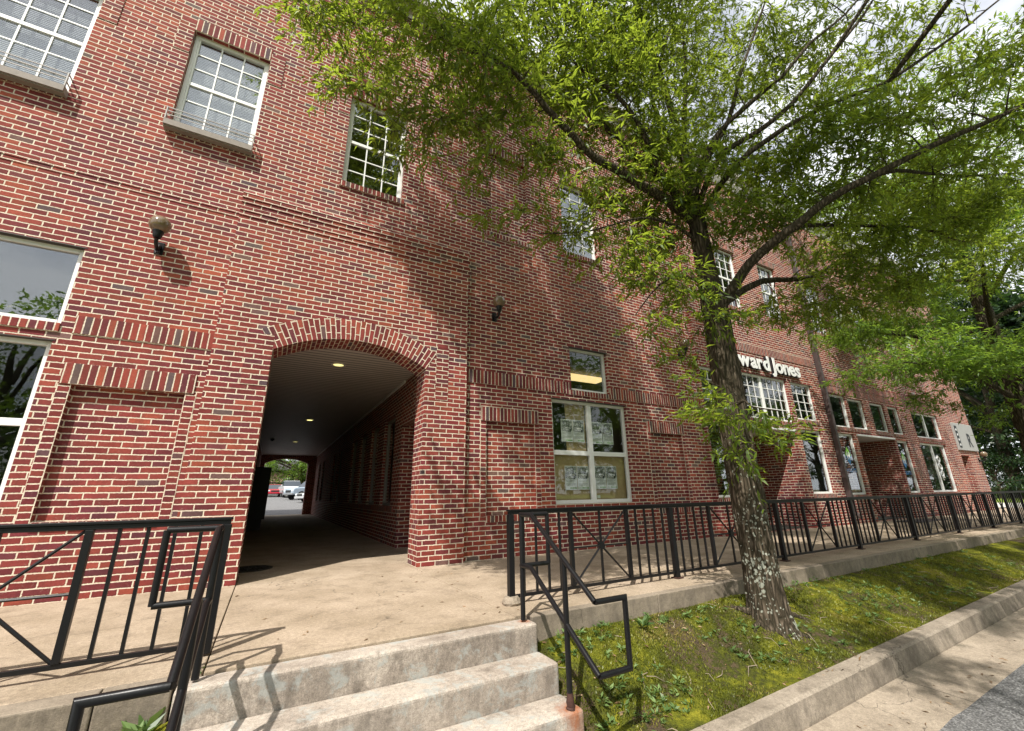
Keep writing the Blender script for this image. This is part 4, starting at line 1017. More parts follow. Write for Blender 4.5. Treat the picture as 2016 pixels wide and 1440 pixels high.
TB = Vector((4.35, -3.36, -.42))
t1 = empty('street_tree', TB, 'tall lichen-spotted oak in the moss strip, nearest the camera, crown spreading over the facade', 'tree', 'trees in the strip beside the street')
loc = lambda L: [tuple(Vector(p)-TB) for p in L]
tr_pts = [(4.35,-3.36,-.46),(4.35,-3.355,.2),(4.34,-3.35,1.2),(4.33,-3.36,2.2),(4.31,-3.37,2.9),(4.27,-3.38,3.4),(4.23,-3.39,3.9),(4.22,-3.39,4.4),(4.30,-3.33,5.1),(4.45,-3.2,5.8)]
tr_rad = [.170,.158,.150,.145,.140,.108,.100,.088,.064,.045]
limbs = {
'left1':[(4.21,-3.38,4.12),(3.69,-3.39,4.28),(3.38,-3.36,4.36),(3.03,-3.36,4.41),(2.65,-3.35,4.47),(2.31,-3.35,4.65),(2.03,-3.36,4.81),(1.84,-3.33,5.02),(1.60,-3.27,5.24),(1.27,-3.14,5.41),(0.93,-2.94,5.72)],
'left2':[(4.21,-3.37,4.21),(3.79,-3.26,4.77),(3.44,-3.16,5.06),(3.23,-3.05,5.41),(2.99,-2.90,5.72),(2.78,-2.76,6.01),(2.42,-2.58,6.75),(2.10,-2.45,7.58)],
'left3':[(4.20,-3.39,4.36),(3.85,-3.39,4.46),(3.49,-3.45,4.79),(3.32,-3.47,5.11),(3.05,-3.44,5.44),(2.82,-3.37,5.64),(2.62,-3.31,5.77),(2.34,-3.19,6.20),(2.09,-3.10,6.71)],
'up1':[(4.42,-3.22,5.7),(4.67,-3.14,6.10),(5.12,-3.04,7.49),(5.49,-2.92,8.95),(5.94,-2.84,11.08)],
'up2':[(4.28,-3.36,4.98),(3.95,-3.22,6.06),(4.26,-3.30,7.21),(4.63,-3.35,8.13),(5.04,-3.51,9.29)],
'fan1':[(4.25,-3.41,4.6),(4.42,-3.61,5.12),(4.65,-3.78,5.57),(4.87,-3.92,6.30),(5.23,-4.07,7.18),(5.58,-4.20,8.00),(6.01,-4.33,9.07)],
'fan2':[(4.21,-3.42,4.45),(4.20,-3.62,4.89),(4.40,-3.91,5.32),(5.01,-4.36,5.96),(5.45,-4.57,6.54),(6.02,-4.86,7.12),(6.63,-5.12,7.92)],
'fan3':[(4.23,-3.42,4.3),(4.20,-3.81,4.75),(4.45,-4.17,4.95),(4.77,-4.46,5.26),(5.21,-4.82,5.92),(5.55,-5.05,6.39),(5.78,-5.19,6.75),(6.23,-5.43,7.40)],
'fan4':[(4.24,-3.42,4.2),(4.28,-3.95,4.58),(4.66,-4.40,4.92),(5.19,-4.80,5.22),(5.73,-5.08,5.50),(6.75,-5.59,6.33),(7.16,-5.83,6.71),(7.88,-6.23,7.37)],
'right':[(4.32,-3.42,2.95),(4.34,-3.68,3.22),(4.38,-3.95,3.42),(4.45,-4.28,3.56),(4.63,-4.58,3.77),(4.88,-4.89,3.93),(5.31,-5.22,4.18),(5.73,-5.53,4.39),(6.13,-5.83,4.59),(6.85,-6.24,4.96)],
'rb1':[(4.88,-4.89,3.93),(5.31,-4.97,4.12),(6.19,-5.07,4.37),(7.09,-5.18,4.63),(8.29,-5.49,4.95)],
'rb2':[(4.42,-4.19,3.51),(4.99,-4.20,3.83),(6.14,-4.35,4.12),(7.60,-4.56,4.42),(8.35,-4.63,4.46),(8.86,-4.70,4.52),(10.10,-4.98,4.70)],
'rb3':[(4.33,-3.40,3.0),(5.21,-3.49,3.51),(6.30,-3.49,3.82),(7.39,-3.56,4.33),(8.78,-3.85,4.96)],
'low1':[(4.21,-3.40,3.79),(3.84,-3.36,3.97),(3.32,-3.30,3.94),(2.71,-3.11,3.69),(2.12,-2.97,3.55)],
'low2':[(4.28,-3.38,3.22),(3.86,-3.38,3.29),(3.47,-3.33,3.12),(3.20,-3.18,2.76)],
'low3':[(4.26,-3.45,1.80),(4.1,-3.66,1.80),(3.93,-3.82,1.70),(4.05,-3.98,1.64)],
'low4':[(4.24,-3.46,1.40),(4.05,-3.66,1.38),(3.97,-3.82,1.34),(4.21,-3.96,1.32)],
}
lr = {'left1':.062,'left2':.05,'left3':.042,'up1':.05,'up2':.036,'fan1':.038,'fan2':.040,'fan3':.038,'fan4':.036,'right':.062,'rb1':.026,'rb2':.03,'rb3':.05,'low1':.022,'low2':.018,'low3':.012,'low4':.012}
LM = []
for k, L in limbs.items():
    n = len(L); LM.append((loc(L), [max(.006, lr[k]*(1-.80*i/(n-1))) for i in range(n)]))
BL=[(0.10,-2.70,5.67,0.47),(-0.23,-2.62,5.62,0.36),(0.55,-2.79,5.57,0.54),(1.05,-2.98,5.31,0.54),(0.23,-2.62,4.90,0.36),(0.71,-2.75,4.84,0.42),(1.22,-2.88,4.74,0.48),(0.89,-2.77,4.28,0.31),(1.44,-3.15,5.82,0.62),(1.64,-3.12,5.08,0.60),(1.53,-2.98,4.20,0.31),(1.78,-2.94,3.67,0.26),(2.19,-3.08,3.76,0.32),(2.38,-3.09,6.20,0.82),(2.29,-3.19,4.58,0.50),(2.65,-3.09,3.72,0.39),(2.95,-3.23,5.71,0.82),(3.03,-3.14,4.29,0.54),(3.15,-3.17,3.50,0.40),(3.60,-3.19,7.27,0.95),(3.79,-3.26,5.13,0.72),(3.89,-3.11,4.19,0.58),(3.62,-3.21,3.21,0.47),(3.38,-3.13,2.69,0.28),(3.81,-3.26,2.36,0.22),(3.68,-3.55,3.06,0.27),(4.71,-3.16,6.79,0.93),(5.35,-3.01,9.10,1.19),(4.04,-3.65,4.46,0.55),(4.18,-3.78,3.93,0.50),(4.11,-3.54,2.68,0.30),(4.89,-3.62,5.76,0.64),(4.85,-3.93,4.65,0.57),(4.84,-4.16,3.97,0.53),(4.72,-4.59,4.70,0.50),(5.24,-4.16,5.02,0.52),(4.87,-4.93,4.39,0.47),(5.19,-4.63,4.05,0.50),(5.70,-3.56,3.26,0.47),(6.50,-3.69,3.38,0.56),(6.31,-4.02,3.94,0.68),(7.70,-4.04,3.82,0.68),(6.87,-4.42,4.19,0.68),(5.30,-5.24,4.58,0.42),(6.51,-5.08,4.59,0.61),(5.86,-5.55,4.92,0.48),(6.36,-5.80,5.52,0.50),(6.29,-5.65,4.50,0.48),(8.10,-4.79,4.62,0.73),(7.70,-5.26,4.56,0.66),(9.53,-4.91,4.39,0.63),(6.48,-4.32,7.61,0.95),(6.33,-4.90,6.41,0.68),(5.93,-3.72,7.77,0.83),(7.05,-5.44,6.79,0.61),(4.91,-4.11,5.74,0.53),(3.77,-3.65,1.65,0.30),(3.98,-3.87,1.60,0.29),(3.61,-3.48,1.59,0.20),(3.81,-3.66,1.28,0.26),(4.09,-3.89,1.32,0.26),(3.74,-3.56,1.94,0.18),(4.00,-3.37,2.72,0.23)]
BL = [(x-TB.x, y-TB.y, z-TB.z, r) for x, y, z, r in BL]
# the high crown, which shades the wall and the walkway
HC=[(5.22,-2.78,11.45),(2.07,-4.26,9.50),(1.48,-3.50,11.09),(0.11,-2.51,11.11),(5.66,-4.24,10.64),(2.47,-5.58,7.21),(6.03,-5.48,9.70),(3.41,-4.33,10.95),(2.33,-2.91,10.70),(1.58,-6.74,9.47),(3.53,-7.14,7.74),(4.99,-5.57,9.74),(0.39,-2.00,8.24),(-0.73,-5.14,8.29),(4.42,-4.92,12.31),(2.39,-2.91,8.23),(2.37,-1.23,11.70),(-0.41,-4.56,7.47),(2.10,-5.72,10.33),(3.73,-5.98,7.30),(1.13,-2.24,12.02),(1.18,-2.34,9.04),(6.33,-5.02,11.14),(4.90,-6.78,8.54),(0.62,-3.45,8.59),(0.96,-4.60,10.48)]
BL += [(x-TB.x, y-TB.y, z-TB.z, .85) for x, y, z in HC]
BL += [(x-TB.x, y-TB.y, z-TB.z, .42) for x, y, z in [(-.6,-2.3,9.0),(-1.0,-2.7,9.9),(.1,-2.5,8.9),(-.3,-2.1,9.9),(.3,-1.9,8.9),(-.9,-2.0,9.2)]]
# boughs reaching over the street
HC2=[(3.29,-9.27,6.48),(9.49,-6.69,5.75),(8.14,-7.81,7.02),(4.60,-8.63,6.19),(7.81,-8.14,5.33),(6.88,-7.57,8.51),(2.85,-8.12,8.52),(5.21,-7.32,5.76),(8.15,-7.92,9.26),(2.89,-6.31,7.90),(6.75,-7.51,5.69),(6.38,-9.04,7.99),(4.11,-6.43,7.60),(4.30,-9.50,6.66),(2.02,-7.23,5.86),(4.98,-7.54,7.87),(5.16,-6.53,8.02),(2.66,-8.63,4.84)]
BL += [(x-TB.x, y-TB.y, z-TB.z, .62) for x, y, z in HC2]
LM.append((loc([(5.73,-5.08,5.50),(5.6,-6.2,6.2),(5.2,-7.4,6.8),(4.6,-8.4,7.2)]), [.03,.025,.02,.01])); LM.append((loc([(6.13,-5.83,4.59),(6.9,-6.8,5.2),(7.6,-7.6,5.8)]), [.03,.02,.01]))
LM.append((loc([(4.45,-3.2,5.8),(3.9,-3.3,7.4),(3.2,-3.4,9.0),(2.4,-3.4,10.6)]), [.05,.04,.03,.012])); LM.append((loc([(5.21,-4.82,5.92),(5.5,-5.6,6.9),(5.4,-6.3,8.0),(4.6,-6.9,9.2)]), [.022,.02,.016,.01])); LM.append((loc([(3.9,-3.3,7.4),(2.0,-4.2,9.0),(.6,-4.6,10.6)]), [.035,.025,.012]))
wood, LP, LD, LT = grow(LM, BL, 62, 0, 5, 10, .085, airy=lambda x, y, z: .48 if (x+TB.x > 4.5 and z+TB.z > 5.3 and y+TB.y > -6.4) else (.85 if x+TB.x > 5.4 and z+TB.z < 5.3 else .98))
print('main tree leaves', len(LP))
tk = trunk_mesh('trunk', loc(tr_pts), tr_rad, M_bark, t1, 3.1, flare=.135)
for k, (a, l, r) in enumerate([(-.35,.55,.032),(.75,.35,.026),(2.4,.4,.03),(3.5,.30,.026),(-1.3,.34,.034),(-2.2,.30,.028)]):
    rb = MB(); pt = []
    for j in range(6):
        f = j/5; x = TB.x+math.cos(a+.25*math.sin(f*4+k))*(.14+l*f); y = TB.y+math.sin(a+.25*math.sin(f*4+k))*(.14+l*f)*.75
        pt.append((x-TB.x, y-TB.y, bank_z(x, max(-3.85, min(-2.95, y)))-TB.z+.035*(1-f)**1.5-.022*f-.004))
    rb.tube(pt, [r*1.25*(1-.75*j/5) for j in range(6)], 10); rb.build('root', M_bark2, t1, smooth=True)
wood.build('branches', M_bark, t1, smooth=True)
leaf_mesh('crown', LP, LD, .092, M_leaf, t1, wid=.24, tone=LT)

# second street tree
T2 = Vector((15.6, -3.42, -.27))
t2 = empty('street_tree', T2, 'dark-trunked tree farther along the moss strip at the right edge, bright flat leaf sprays', 'tree', 'trees in the strip beside the street')
tp = [(0,0,-.1),(0,0,1.5),(-.02,0,3.2),(-.05,0,5.0),(.05,0,7.0),(.1,.1,9.0),(.1,.1,10.5)]
L2 = []; B2 = []
def rad_limb(z, az, ln, rise, r):
    c, s = math.cos(az), math.sin(az); pts = []
    for k in range(6):
        f = k/5; pts.append((c*ln*f+.1*math.sin(5*f+az), s*ln*f, z+rise*ln*(f**.8)-.12*ln*f*f))
    L2.append((pts, [max(.008, r*(1-.85*k/5)) for k in range(6)]))
    for k in (2,3,4,5): p = pts[k]; B2.append((p[0], p[1], p[2]+.1, .38+.12*k))
    for k in (3,5):
        p = pts[k]; 
        for s2 in (-1,1): B2.append((p[0]-s*s2*.8, p[1]+c*s2*.8, p[2]-.05, .55))
for z, az, ln, rise, r in [(3.2,R(175),5.0,.20,.07),(3.5,R(215),4.6,.22,.07),(3.3,R(255),3.6,.25,.06),(4.2,R(150),3.8,.35,.06),(4.6,R(195),4.6,.5,.06),(4.9,R(90),2.8,.4,.05),(5.2,R(300),3.6,.4,.06),(5.6,R(235),4.4,.6,.06),
                           (6.0,R(180),3.8,.8,.05),(6.3,R(30),3.4,.5,.05),(7.0,R(210),3.6,1.0,.05),(7.5,R(120),2.8,1.0,.04),(8.2,R(270),2.8,1.1,.04),(8.6,R(170),2.6,1.3,.04),(9.4,R(0),2.2,1.1,.03),(3.9,R(340),4.0,.25,.06)]: rad_limb(z, az, ln, rise, r)
for (x, y, z, r) in [(-4.6,-.1,3.9,.6),(-3.8,.2,3.8,.7),(-3.0,-.2,3.7,.8),(-2.2,.1,3.8,.8),(-1.4,-.4,3.9,.8),(-.6,-.9,4.0,.8),(-3.2,.6,3.1,.55),(-2.2,.9,3.0,.6),(-1.5,-.2,2.9,.5),(-.6,.4,2.7,.5),(.4,-.5,2.9,.6),(-2.4,-1.0,3.9,.6),(-1.0,.9,5.4,.9),(-2.6,.6,5.6,.9),(-3.4,-.6,6.4,1.0),(-1.6,-1.0,7.2,1.0),(-4.2,.2,7.4,.9),(.6,1.0,6.4,.9),(1.5,.3,8.2,1.1),(-1.0,.4,9.2,1.2)]: B2.append((x, y, z, r))
w2, P2, D2, TT2 = grow(L2, B2, 17, 0, 5, 11, .10, tw_len=.42, flat=.42)
print('tree2 leaves', len(P2))
trunk_mesh('trunk', tp, [.22,.20,.19,.17,.12,.08,.03], M_bark2, t2, 8.2, seg=24, ring=.12)
w2.build('branches', M_bark2, t2, smooth=True); leaf_mesh('crown', P2, D2, .105, M_leaf2, t2, wid=.26, tone=TT2)

# broad trees: beyond the car park, across the street, in the far woods
def broad_tree(name, loc_, h, w_, mat, label, group, n=9000, ls=.20, trunk_h=.35, cat='tree', bark=M_bark2, seed=1, flat=.8):
    t = empty(name, loc_, label, cat, group); rg = np.random.default_rng(seed)
    tt = trunk_h*h; m = MB(); m.tube([(0,0,-.5),(0,0,tt*.5),(.03*h*.1,0,tt),(0,.02*h,h*.75)], [w_*.045,w_*.036,w_*.03,w_*.008], 10)
    cl = []
    nb = 46
    for k in range(nb):
        a = rg.uniform(0, 2*math.pi); u = rg.uniform(0, 1); z = tt*.8+(h-tt*.8)*u
        rr = w_*.5*math.sqrt(max(.05, 1-((u-.38)/.66)**2))*rg.uniform(.45, 1.0)
        c = np.array([rr*math.cos(a), rr*math.sin(a), z]); cl.append((c, w_*rg.uniform(.09,.17)))
        if k % 2 == 0: m.tube([(0,0,z*.55+tt*.3),(c[0]*.5,c[1]*.5,z*.85+tt*.1),tuple(c)], [w_*.012,w_*.007,w_*.002], 5, cap=False)
    m.build('trunk', bark, t, smooth=True)
    per = n//nb; P = []; D = []; T = []
    for c, r in cl:
        q = rg.normal(0, 1, (per,3)); q /= np.linalg.norm(q, axis=1)[:,None]; q *= (rg.uniform(.2, 1, per)**.4)[:,None]*r*1.25; q[:,2] *= .55*flat/.8
        P.append(q+c); D.append(q/r); T.append(np.clip(rg.normal(.5, .28, per), 0, 1))
    leaf_mesh('crown', np.concatenate(P), np.concatenate(D), ls, mat, t, wid=.55, tone=np.concatenate(T), droop=.1)
    return t
def conifer(name, loc_, h, w_, mat, label, group, seed=1, n=9000, bare=.15):
    t = empty(name, loc_, label, 'tree', group); rg = np.random.default_rng(seed); m = MB()
    m.tube([(0,0,-.5),(0,0,h*.5),(0,0,h)], [w_*.05,w_*.035,.02], 8); P = []; D = []
    nb = 70
    for k in range(nb):
        u = (k+.5)/nb; z = h*(bare+(1-bare)*u); ln = w_*.5*(1-u)**.8*rg.uniform(.7,1.1)+.3; a = k*2.4
        e = np.array([math.cos(a)*ln, math.sin(a)*ln, z-.12*ln]); m.tube([(0,0,z),tuple(e)], [.03,.008], 4, cap=False)
        per = int(n/nb*(.4+1.2*(1-u))); f = rg.uniform(.1,1,per)[:,None]
        P.append(np.array([0,0,z])+(e-np.array([0,0,z]))*f+rg.normal(0,.16+.05*ln,(per,3))*np.array([1,1,.5])); D.append(np.tile(e/np.linalg.norm(e)*.6-np.array([0,0,.3]),(per,1)))
    m.build('trunk', M_bark2, t, smooth=True)
    leaf_mesh('crown', np.concatenate(P), np.concatenate(D), .30, mat, t, wid=.4, droop=.3); return t
# behind the passage
bt = broad_tree('car_park_tree', (3.6,62,1.1), 9, 15, M_leafy, 'bright green spreading tree above the parked cars, seen through the passage', 'trees beyond the car park', n=26000, ls=.30, trunk_h=.14, seed=4)
dup(bt, (-11,63,1.2), 1.1, 'green tree left of the car park tree, at the left side of the far arch'); dup(bt, (8.5,61,1.2), 2.4, 'green tree at the right side of the far arch')
# far woods on the right
fb = broad_tree('forest_tree', (62,3,0), 15, 11, M_leafd, 'dark broadleaf tree at the edge of the woods beyond the lawn', 'dark trees at the edge of the woods', n=15000, ls=.42, trunk_h=.22, seed=9)
fc = conifer('conifer', (50,-1.5,0), 15, 8, M_leafd, 'dark conifer standing in front of the woods just right of the building corner', 'conifers at the edge of the woods', seed=5, n=12000, bare=.07)
dup(fc, (57,9,0), .9, 'slimmer dark conifer behind the building corner', scale=(.8,.8,1.05)); dup(fc, (59,-9,0), 2.2, 'dark conifer between the broadleaf trees beyond the lawn', scale=(1.05,1.05,1.15)); dup(fc, (70,-3,0), 3.1, 'tall conifer deep behind the edge of the woods', scale=(1.2,1.2,1.3))
k = 0
wl_ = ['broad dark tree behind the far end of the building','dark tree left of the tall conifer in the far woods','low dark tree right of the conifers beyond the lawn','dark tree deep in the woods above the lawn','rounded dark tree at the right end of the lawn','dark tree rising over the woods at the right edge','dark tree behind the second street tree trunk','wide dark tree at the back of the lawn','dark tree at the far back of the woods']
for (x, y, s, a) in [(66,18,1.0,.5),(72,9,1.1,1.3),(60,-5,.8,2.0),(76,-8,1.2,2.9),(64,-14,.9,3.6),(72,-22,1.1,4.4),(80,4,1.3,5.2),(55,-20,.8,6.0),(86,16,1.3,.2)]:
    dup(fb, (x,y,0), a, wl_[k], scale=(s,s,s)); k += 1
dup(fb, (47,3.5,0), 2.6, 'tall dark tree close behind the far corner of the building', scale=(1.05,1.05,1.05)); dup(fc, (43,-4,0), 1.7, 'dark conifer nearest the right edge above the end of the railing', scale=(.9,.9,.95)); dup(fb, (52,-9,0), 4.1, 'broad dark tree filling the right edge above the railing', scale=(1.1,1.1,1.0)); dup(fc, (46,1,0), 4.0, 'dark conifer rising just beside the building corner', scale=(.85,.85,1.1))
sb = broad_tree('hedge_shrub', (41,0.5,.05), 2.4, 3.4, M_leafd, 'low green shrub on the lawn behind the far end of the railing', 'shrubs along the lawn', n=3500, ls=.14, trunk_h=.05, cat='shrub', seed=12)
dup(sb, (44.5,-2.5,.05), 1.0, 'low green shrub nearer the right edge of the lawn', scale=(1.2,1.2,.9)); dup(sb, (45,4,.05), 2.0, 'low green shrub close behind the building corner', scale=(1.1,1.1,1.2))
# across the street, seen only in the window glass
ms = ['tree across the street mirrored in the lower window panes','leafy tree across the street mirrored in the poster window','tree across the street mirrored in the shop windows','tree across the street mirrored in the far shop windows']
ab = broad_tree('roadside_tree', (2,-19,0), 11, 11, M_leafy, 'leafy tree across the street, reflected in the windows beside the arch', 'trees across the street', n=9000, ls=.30, trunk_h=.2, seed=21)
for (x, y, s, a), lb in zip([(-11,-21,.95,1.1),(11,-18,1.05,2.0),(22,-17,1.1,3.0),(34,-18,1.0,4.0)], ms): dup(ab, (x,y,0), a, lb, scale=(s,s,s))

# ================================================================== GROUND COVER
def scatter(n, x0, x1, y0, y1):
    xs = x0+(x1-x0)*rng.uniform(0, 1, n)**1.5; ys = rng.uniform(y0, y1, n)
    zs = np.array([bank_z(x, y) for x, y in zip(xs, ys)]); return np.stack([xs, ys, zs], 1)
p = scatter(90000, 1.95, 12, -3.87, -2.94)
keep = np.array([mnoise.noise(Vector((a*1.6, b*2.2, 7.))) > -.10+.22*rng.uniform(-1,1) for a, b, c in p]); p = p[keep]
d = np.tile(np.array([0,0,1.15]), (len(p),1))
M_tuft = mat_leaf('moss and short grass blade', [(0,(.06,.075,.012)),(.4,(.13,.15,.015)),(.75,(.24,.25,.025)),(1,(.30,.25,.07))], (.40,.42,.05), .3)
tone = np.clip(np.array([.5+.9*mnoise.noise(Vector((a*2.3, b*3, 1.))) for a, b, c in p])+rng.normal(0,.15,len(p)), 0, 1)
tag(leaf_mesh('moss_tufts', p-np.array([0,0,.006]), d, .024, M_tuft, None, wid=.26, tone=tone, droop=0, jit=1.1), 'yellow-green moss and short grass covering the bank', 'moss', kind='stuff')
# weeds: small rosettes
P, D, T = [], [], []
for (x, y, z) in scatter(420, 1.95, 11, -3.82, -2.95):
    if mnoise.noise(Vector((x*1.1, y*1.7, 3.))) < -.15: continue
    h = rng.uniform(.01,.05); n = rng.integers(5, 13); a = rng.uniform(0, 6.28, n)
    dd = np.stack([np.cos(a), np.sin(a), rng.uniform(.1,.9,n)], 1); hh = rng.uniform(0,h,n)
    P.append(np.stack([np.full(n,x)+rng.normal(0,.01,n), np.full(n,y)+rng.normal(0,.01,n), z+hh], 1)); D.append(dd); T.append(np.full(n, rng.uniform(.3,1)))
M_weed = mat_leaf('weed leaf', [(0,(.05,.10,.03)),(.5,(.10,.17,.05)),(1,(.20,.29,.10))], (.25,.4,.08), .3)
tag(leaf_mesh('weeds', np.concatenate(P), np.concatenate(D), .045, M_weed, None, wid=.34, tone=np.concatenate(T), droop=0, jit=.2), 'small leafy weeds scattered over the moss', 'weeds', kind='stuff')
# fallen leaves and twigs
P = []; D = []
p = scatter(500, 1.95, 12, -3.98, -2.94); P.append(p+np.array([0,0,.006]))
q_ = np.stack([rng.uniform(-.2,3.,60), rng.uniform(-2.8,-.2,60), np.full(60,.004)],1); P.append(q_)
q_ = np.stack([rng.uniform(1.5,9,120), rng.uniform(-4.5,-4.08,120), np.zeros(120)],1); q_[:,2] = [kz(x)-.175 for x in q_[:,0]]; P.append(q_)
p = np.concatenate(P); D = np.stack([rng.normal(0,1,len(p)), rng.normal(0,1,len(p)), np.full(len(p), .03)],1)
tag(leaf_mesh('leaf_litter', p, D, .045, mat_leaf('dry leaf', [(0,(.10,.055,.025)),(.6,(.24,.15,.08)),(1,(.40,.28,.17))], (.3,.2,.1), .1), None, wid=.25, droop=0, jit=.15), 'dry fallen leaves on the moss, the kerb and the gutter', 'fallen leaves', kind='stuff')
m = MB()
for k in range(70):
    x, y, z = scatter(1, 1.98, 10, -3.85, -2.95)[0]; a = rng.uniform(0, 6.28); l = rng.uniform(.05,.22)
    m.tube([(x,y,z+.008),(x+l*.5*math.cos(a),y+l*.5*math.sin(a),z+.016),(x+l*math.cos(a+.3),y+l*math.sin(a+.3),bank_z(x+l*math.cos(a+.3),max(-3.88,min(-2.93,y+l*math.sin(a+.3))))+.008)], [.003,.0025,.001], 5)
tag(m.build('twigs', plain('dry twig', (.30,.24,.18), .9)), 'thin dry twigs lying on the moss', 'twigs', kind='stuff')
# surface roots near the trunk
# the leafy weed at the foot of the left wall
def weed(loc_, lab, n=26, size=.13, h=.0):
    t = empty('weed', loc_, lab, 'weed', None)
    a = rng.uniform(0, 6.28, n); d = np.stack([np.cos(a), np.sin(a), rng.uniform(.4,1.4,n)], 1)
    leaf_mesh('leaves', rng.normal(0,.012,(n,3)), d, size, M_weed, t, wid=.30, droop=0, jit=.15); return t
weed((-.40,-3.06,-.19), 'leafy green weed in the corner between the left retaining wall and the steps')
weed((-.215,-2.83,.0), 'tiny green weed growing from the joint beside the left railing post', n=10, size=.03)
weed((2.95,-3.12,-.16), 'larger spiky weed on the moss below the railing', n=14, size=.10)

# ================================================================== CARS (far, beyond the passage)
def lotz(y): return -.005+(y-21.45)*(1.055/33.55) if y < 55 else 1.05+(y-55)*.0207
M_tyre = plain('tyre rubber', (.02,.02,.02), .8); M_rim = plain('wheel rim', (.45,.46,.48), .3, metal=.8); M_cg = plain('car glass', (.03,.04,.05), .08, spec=.9); M_lamp = plain('headlight', (.75,.78,.8), .15); M_grille = plain('car grille', (.015,.015,.016), .4)
def car(name, loc_, rz, paint, label, kind='sedan', scale=1.0):
    """length along local y, nose at -y"""
    t = empty(name, loc_, label, 'car' if kind == 'sedan' else 'pickup truck', 'cars parked beyond the passage', rz=rz)
    if kind == 'sedan':
        W_, Ln, prof, cab_ = .90, 4.5, [(-2.25,.35),(-2.22,.62),(-1.95,.75),(-1.0,.88),(1.55,.92),(2.15,.88),(2.25,.55),(2.2,.3),(-2.15,.3)], [(-1.05,.88),(-.35,1.36),(.85,1.40),(1.6,.94)]
    else:
        W_, Ln, prof, cab_ = .98, 5.4, [(-2.7,.50),(-2.7,.98),(-2.5,1.12),(-1.35,1.20),(.75,1.22),(2.65,1.22),(2.7,.6),(2.6,.45),(-2.6,.45)], [(-1.35,1.20),(-.75,1.78),(.55,1.82),(.85,1.22)]
    m = MB(); m.prism(prof, -W_, W_)
    body = m.build('body', paint, t, bevel=.09, seg=3, smooth=True)
    m = MB(); n0 = len(m.v); k = len(cab_); ins = .16
    for sx in (-1, 1):
        for i, (y, z) in enumerate(cab_): m.v.append((sx*(W_-.03 if i in (0, k-1) else W_-ins), y, z-.01))
    m.f += [tuple(range(k))[::-1], tuple(range(k, 2*k))]+[(i, (i+1) % k, k+(i+1) % k, k+i) for i in range(k)]
    m.build('windows', M_cg, t, bevel=.03)
    m = MB(); zt = cab_[1][1]; m.box(-(W_-ins-.01), W_-ins-.01, cab_[1][0]+.03, cab_[2][0], zt-.03, zt+.035); m.build('roof', paint, t, bevel=.03)
    fy = prof[0][0]; hz = .66 if kind == 'sedan' else .86
    for sx in (-1, 1):
        m = MB(); m.box(min(sx*(W_-.34), sx*(W_-.04)), max(sx*(W_-.34), sx*(W_-.04)), fy-.02, fy+.16, hz-.08, hz+.07); m.build('headlight', M_lamp, t, bevel=.02)
        m = MB(); m.box(min(sx*(W_+.01), sx*(W_+.17)), max(sx*(W_+.01), sx*(W_+.17)), cab_[0][0]+.25, cab_[0][0]+.40, cab_[0][1]+.02, cab_[0][1]+.16); m.build('mirror', paint, t, bevel=.02)
    m = MB(); m.box(-W_*.52, W_*.52, fy-.03, fy+.1, hz-.18, hz+.04); m.build('grille', M_grille, t, bevel=.02)
    m = MB(); m.box(-W_*.98, W_*.98, fy-.06, fy+.2, prof[0][1]-.02, prof[0][1]+.15); m.build('bumper', paint if kind == 'sedan' else M_rim, t, bevel=.03)
    wr = .32 if kind == 'sedan' else .40
    for sx in (-1, 1):
        for wy in (fy+.85, -fy-.95):
            m = MB(); m.tube([(sx*(W_-.20),wy,wr),(sx*(W_+.01),wy,wr)], wr, 22); wh = m.build('wheel', M_tyre, t, smooth=True)
            m = MB(); m.tube([(sx*(W_-.02),wy,wr),(sx*(W_+.022),wy,wr)], wr*.62, 18); m.build('rim', M_rim, wh, smooth=True)
    return t
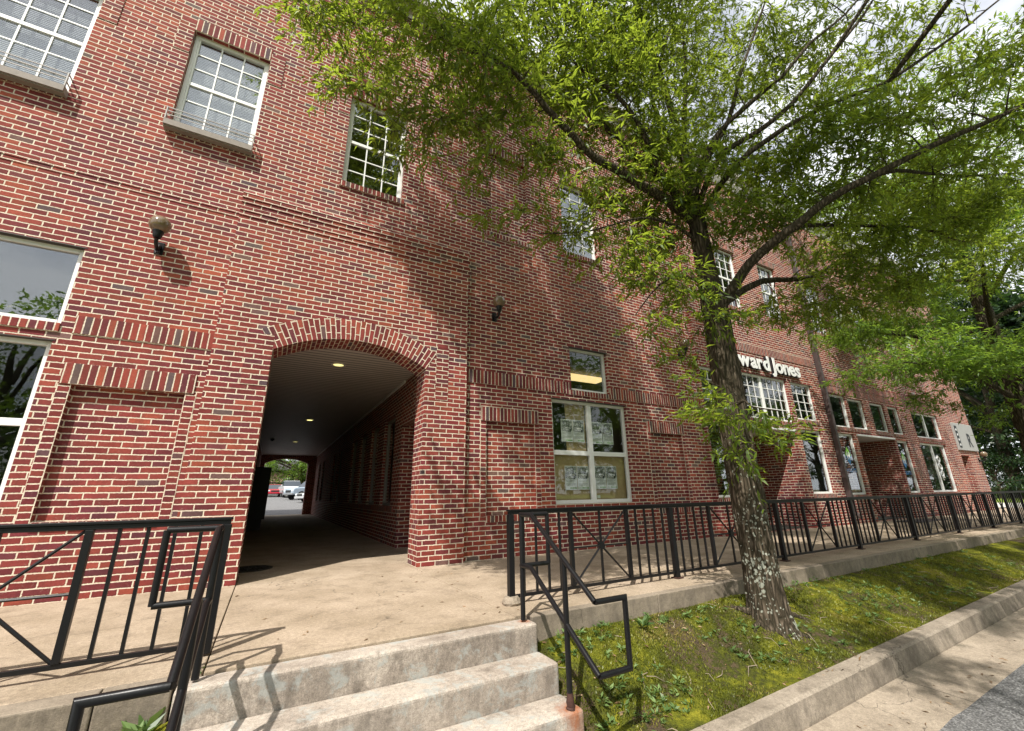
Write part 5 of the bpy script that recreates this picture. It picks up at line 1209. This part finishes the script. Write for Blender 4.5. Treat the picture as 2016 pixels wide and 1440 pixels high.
def carpaint(nm, c): 
    q = NT(nm); q.b.inputs['Base Color'].default_value = (*c,1); q.b.inputs['Roughness'].default_value = .3; q.b.inputs['Coat Weight'].default_value = .6; return q.m
car('parked_car', (.62,54,lotz(54)), 0, carpaint('red car paint', (.42,.012,.03)), 'red car facing the passage at the back of the car park')
car('parked_pickup', (2.1,51,lotz(51)), R(6), carpaint('white truck paint', (.55,.56,.57)), 'white pickup truck facing the passage, right of the red car', 'pickup')
car('parked_pickup', (4.1,43.5,lotz(43.5)), R(-66), carpaint('silver blue paint', (.30,.37,.44)), 'silver blue pickup truck parked nose out at the right side of the car park', 'pickup')
car('parked_car', (4.45,37,lotz(37)), R(-70), carpaint('silver white paint', (.48,.49,.50)), 'silver white car with only its nose showing beside the far arch')
m = MB()
for k in range(8):
    y = 25.5+k*2.3; m.quad((2.6,y,lotz(y)+.006),(4.6,y+.4,lotz(y+.4)+.006),(4.6,y+.52,lotz(y+.52)+.006),(2.6,y+.12,lotz(y+.12)+.006))
struct(m.build('bay_markings', plain('white road paint', (.75,.75,.74), .7)))
# a low brick building closing the car park
hb = empty('distant_building', (0, 92, 1.9), 'low dark brick building behind the parked cars and trees', 'building')
m = MB(); m.wall(-22, 26, 0, 4.2, 0, [(a, a+2.2, .9, 2.6) for a in (-16,-10,-4,2,8,14)], .15); m.quad((-22,0,0),(-22,10,0),(-22,10,4.2),(-22,0,4.2)); m.build('wall', M_brick, hb)
m = MB(); m.prism([(-.8,4.15),(-.8,4.3),(5,6.4),(10.8,4.3),(10.8,4.15)], -22.8, 26.8); m.build('roof', plain('dark shingle', (.05,.045,.045), .9), hb)
for a in (-16,-10,-4,2,8,14):
    m = MB(); m.box(a,a+.08,.1,.15,.9,2.6); m.box(a+2.12,a+2.2,.1,.15,.9,2.6); m.box(a+.081,a+2.119,.1,.15,2.52,2.6); m.box(a+.081,a+2.119,.1,.15,.9,.98); ww = m.build('window', M_white, hb)
    m = MB(); m.box(a+.07,a+2.13,.12,.13,.97,2.53); m.build('pane', M_cg, ww)
print('objects', len(bpy.data.objects))
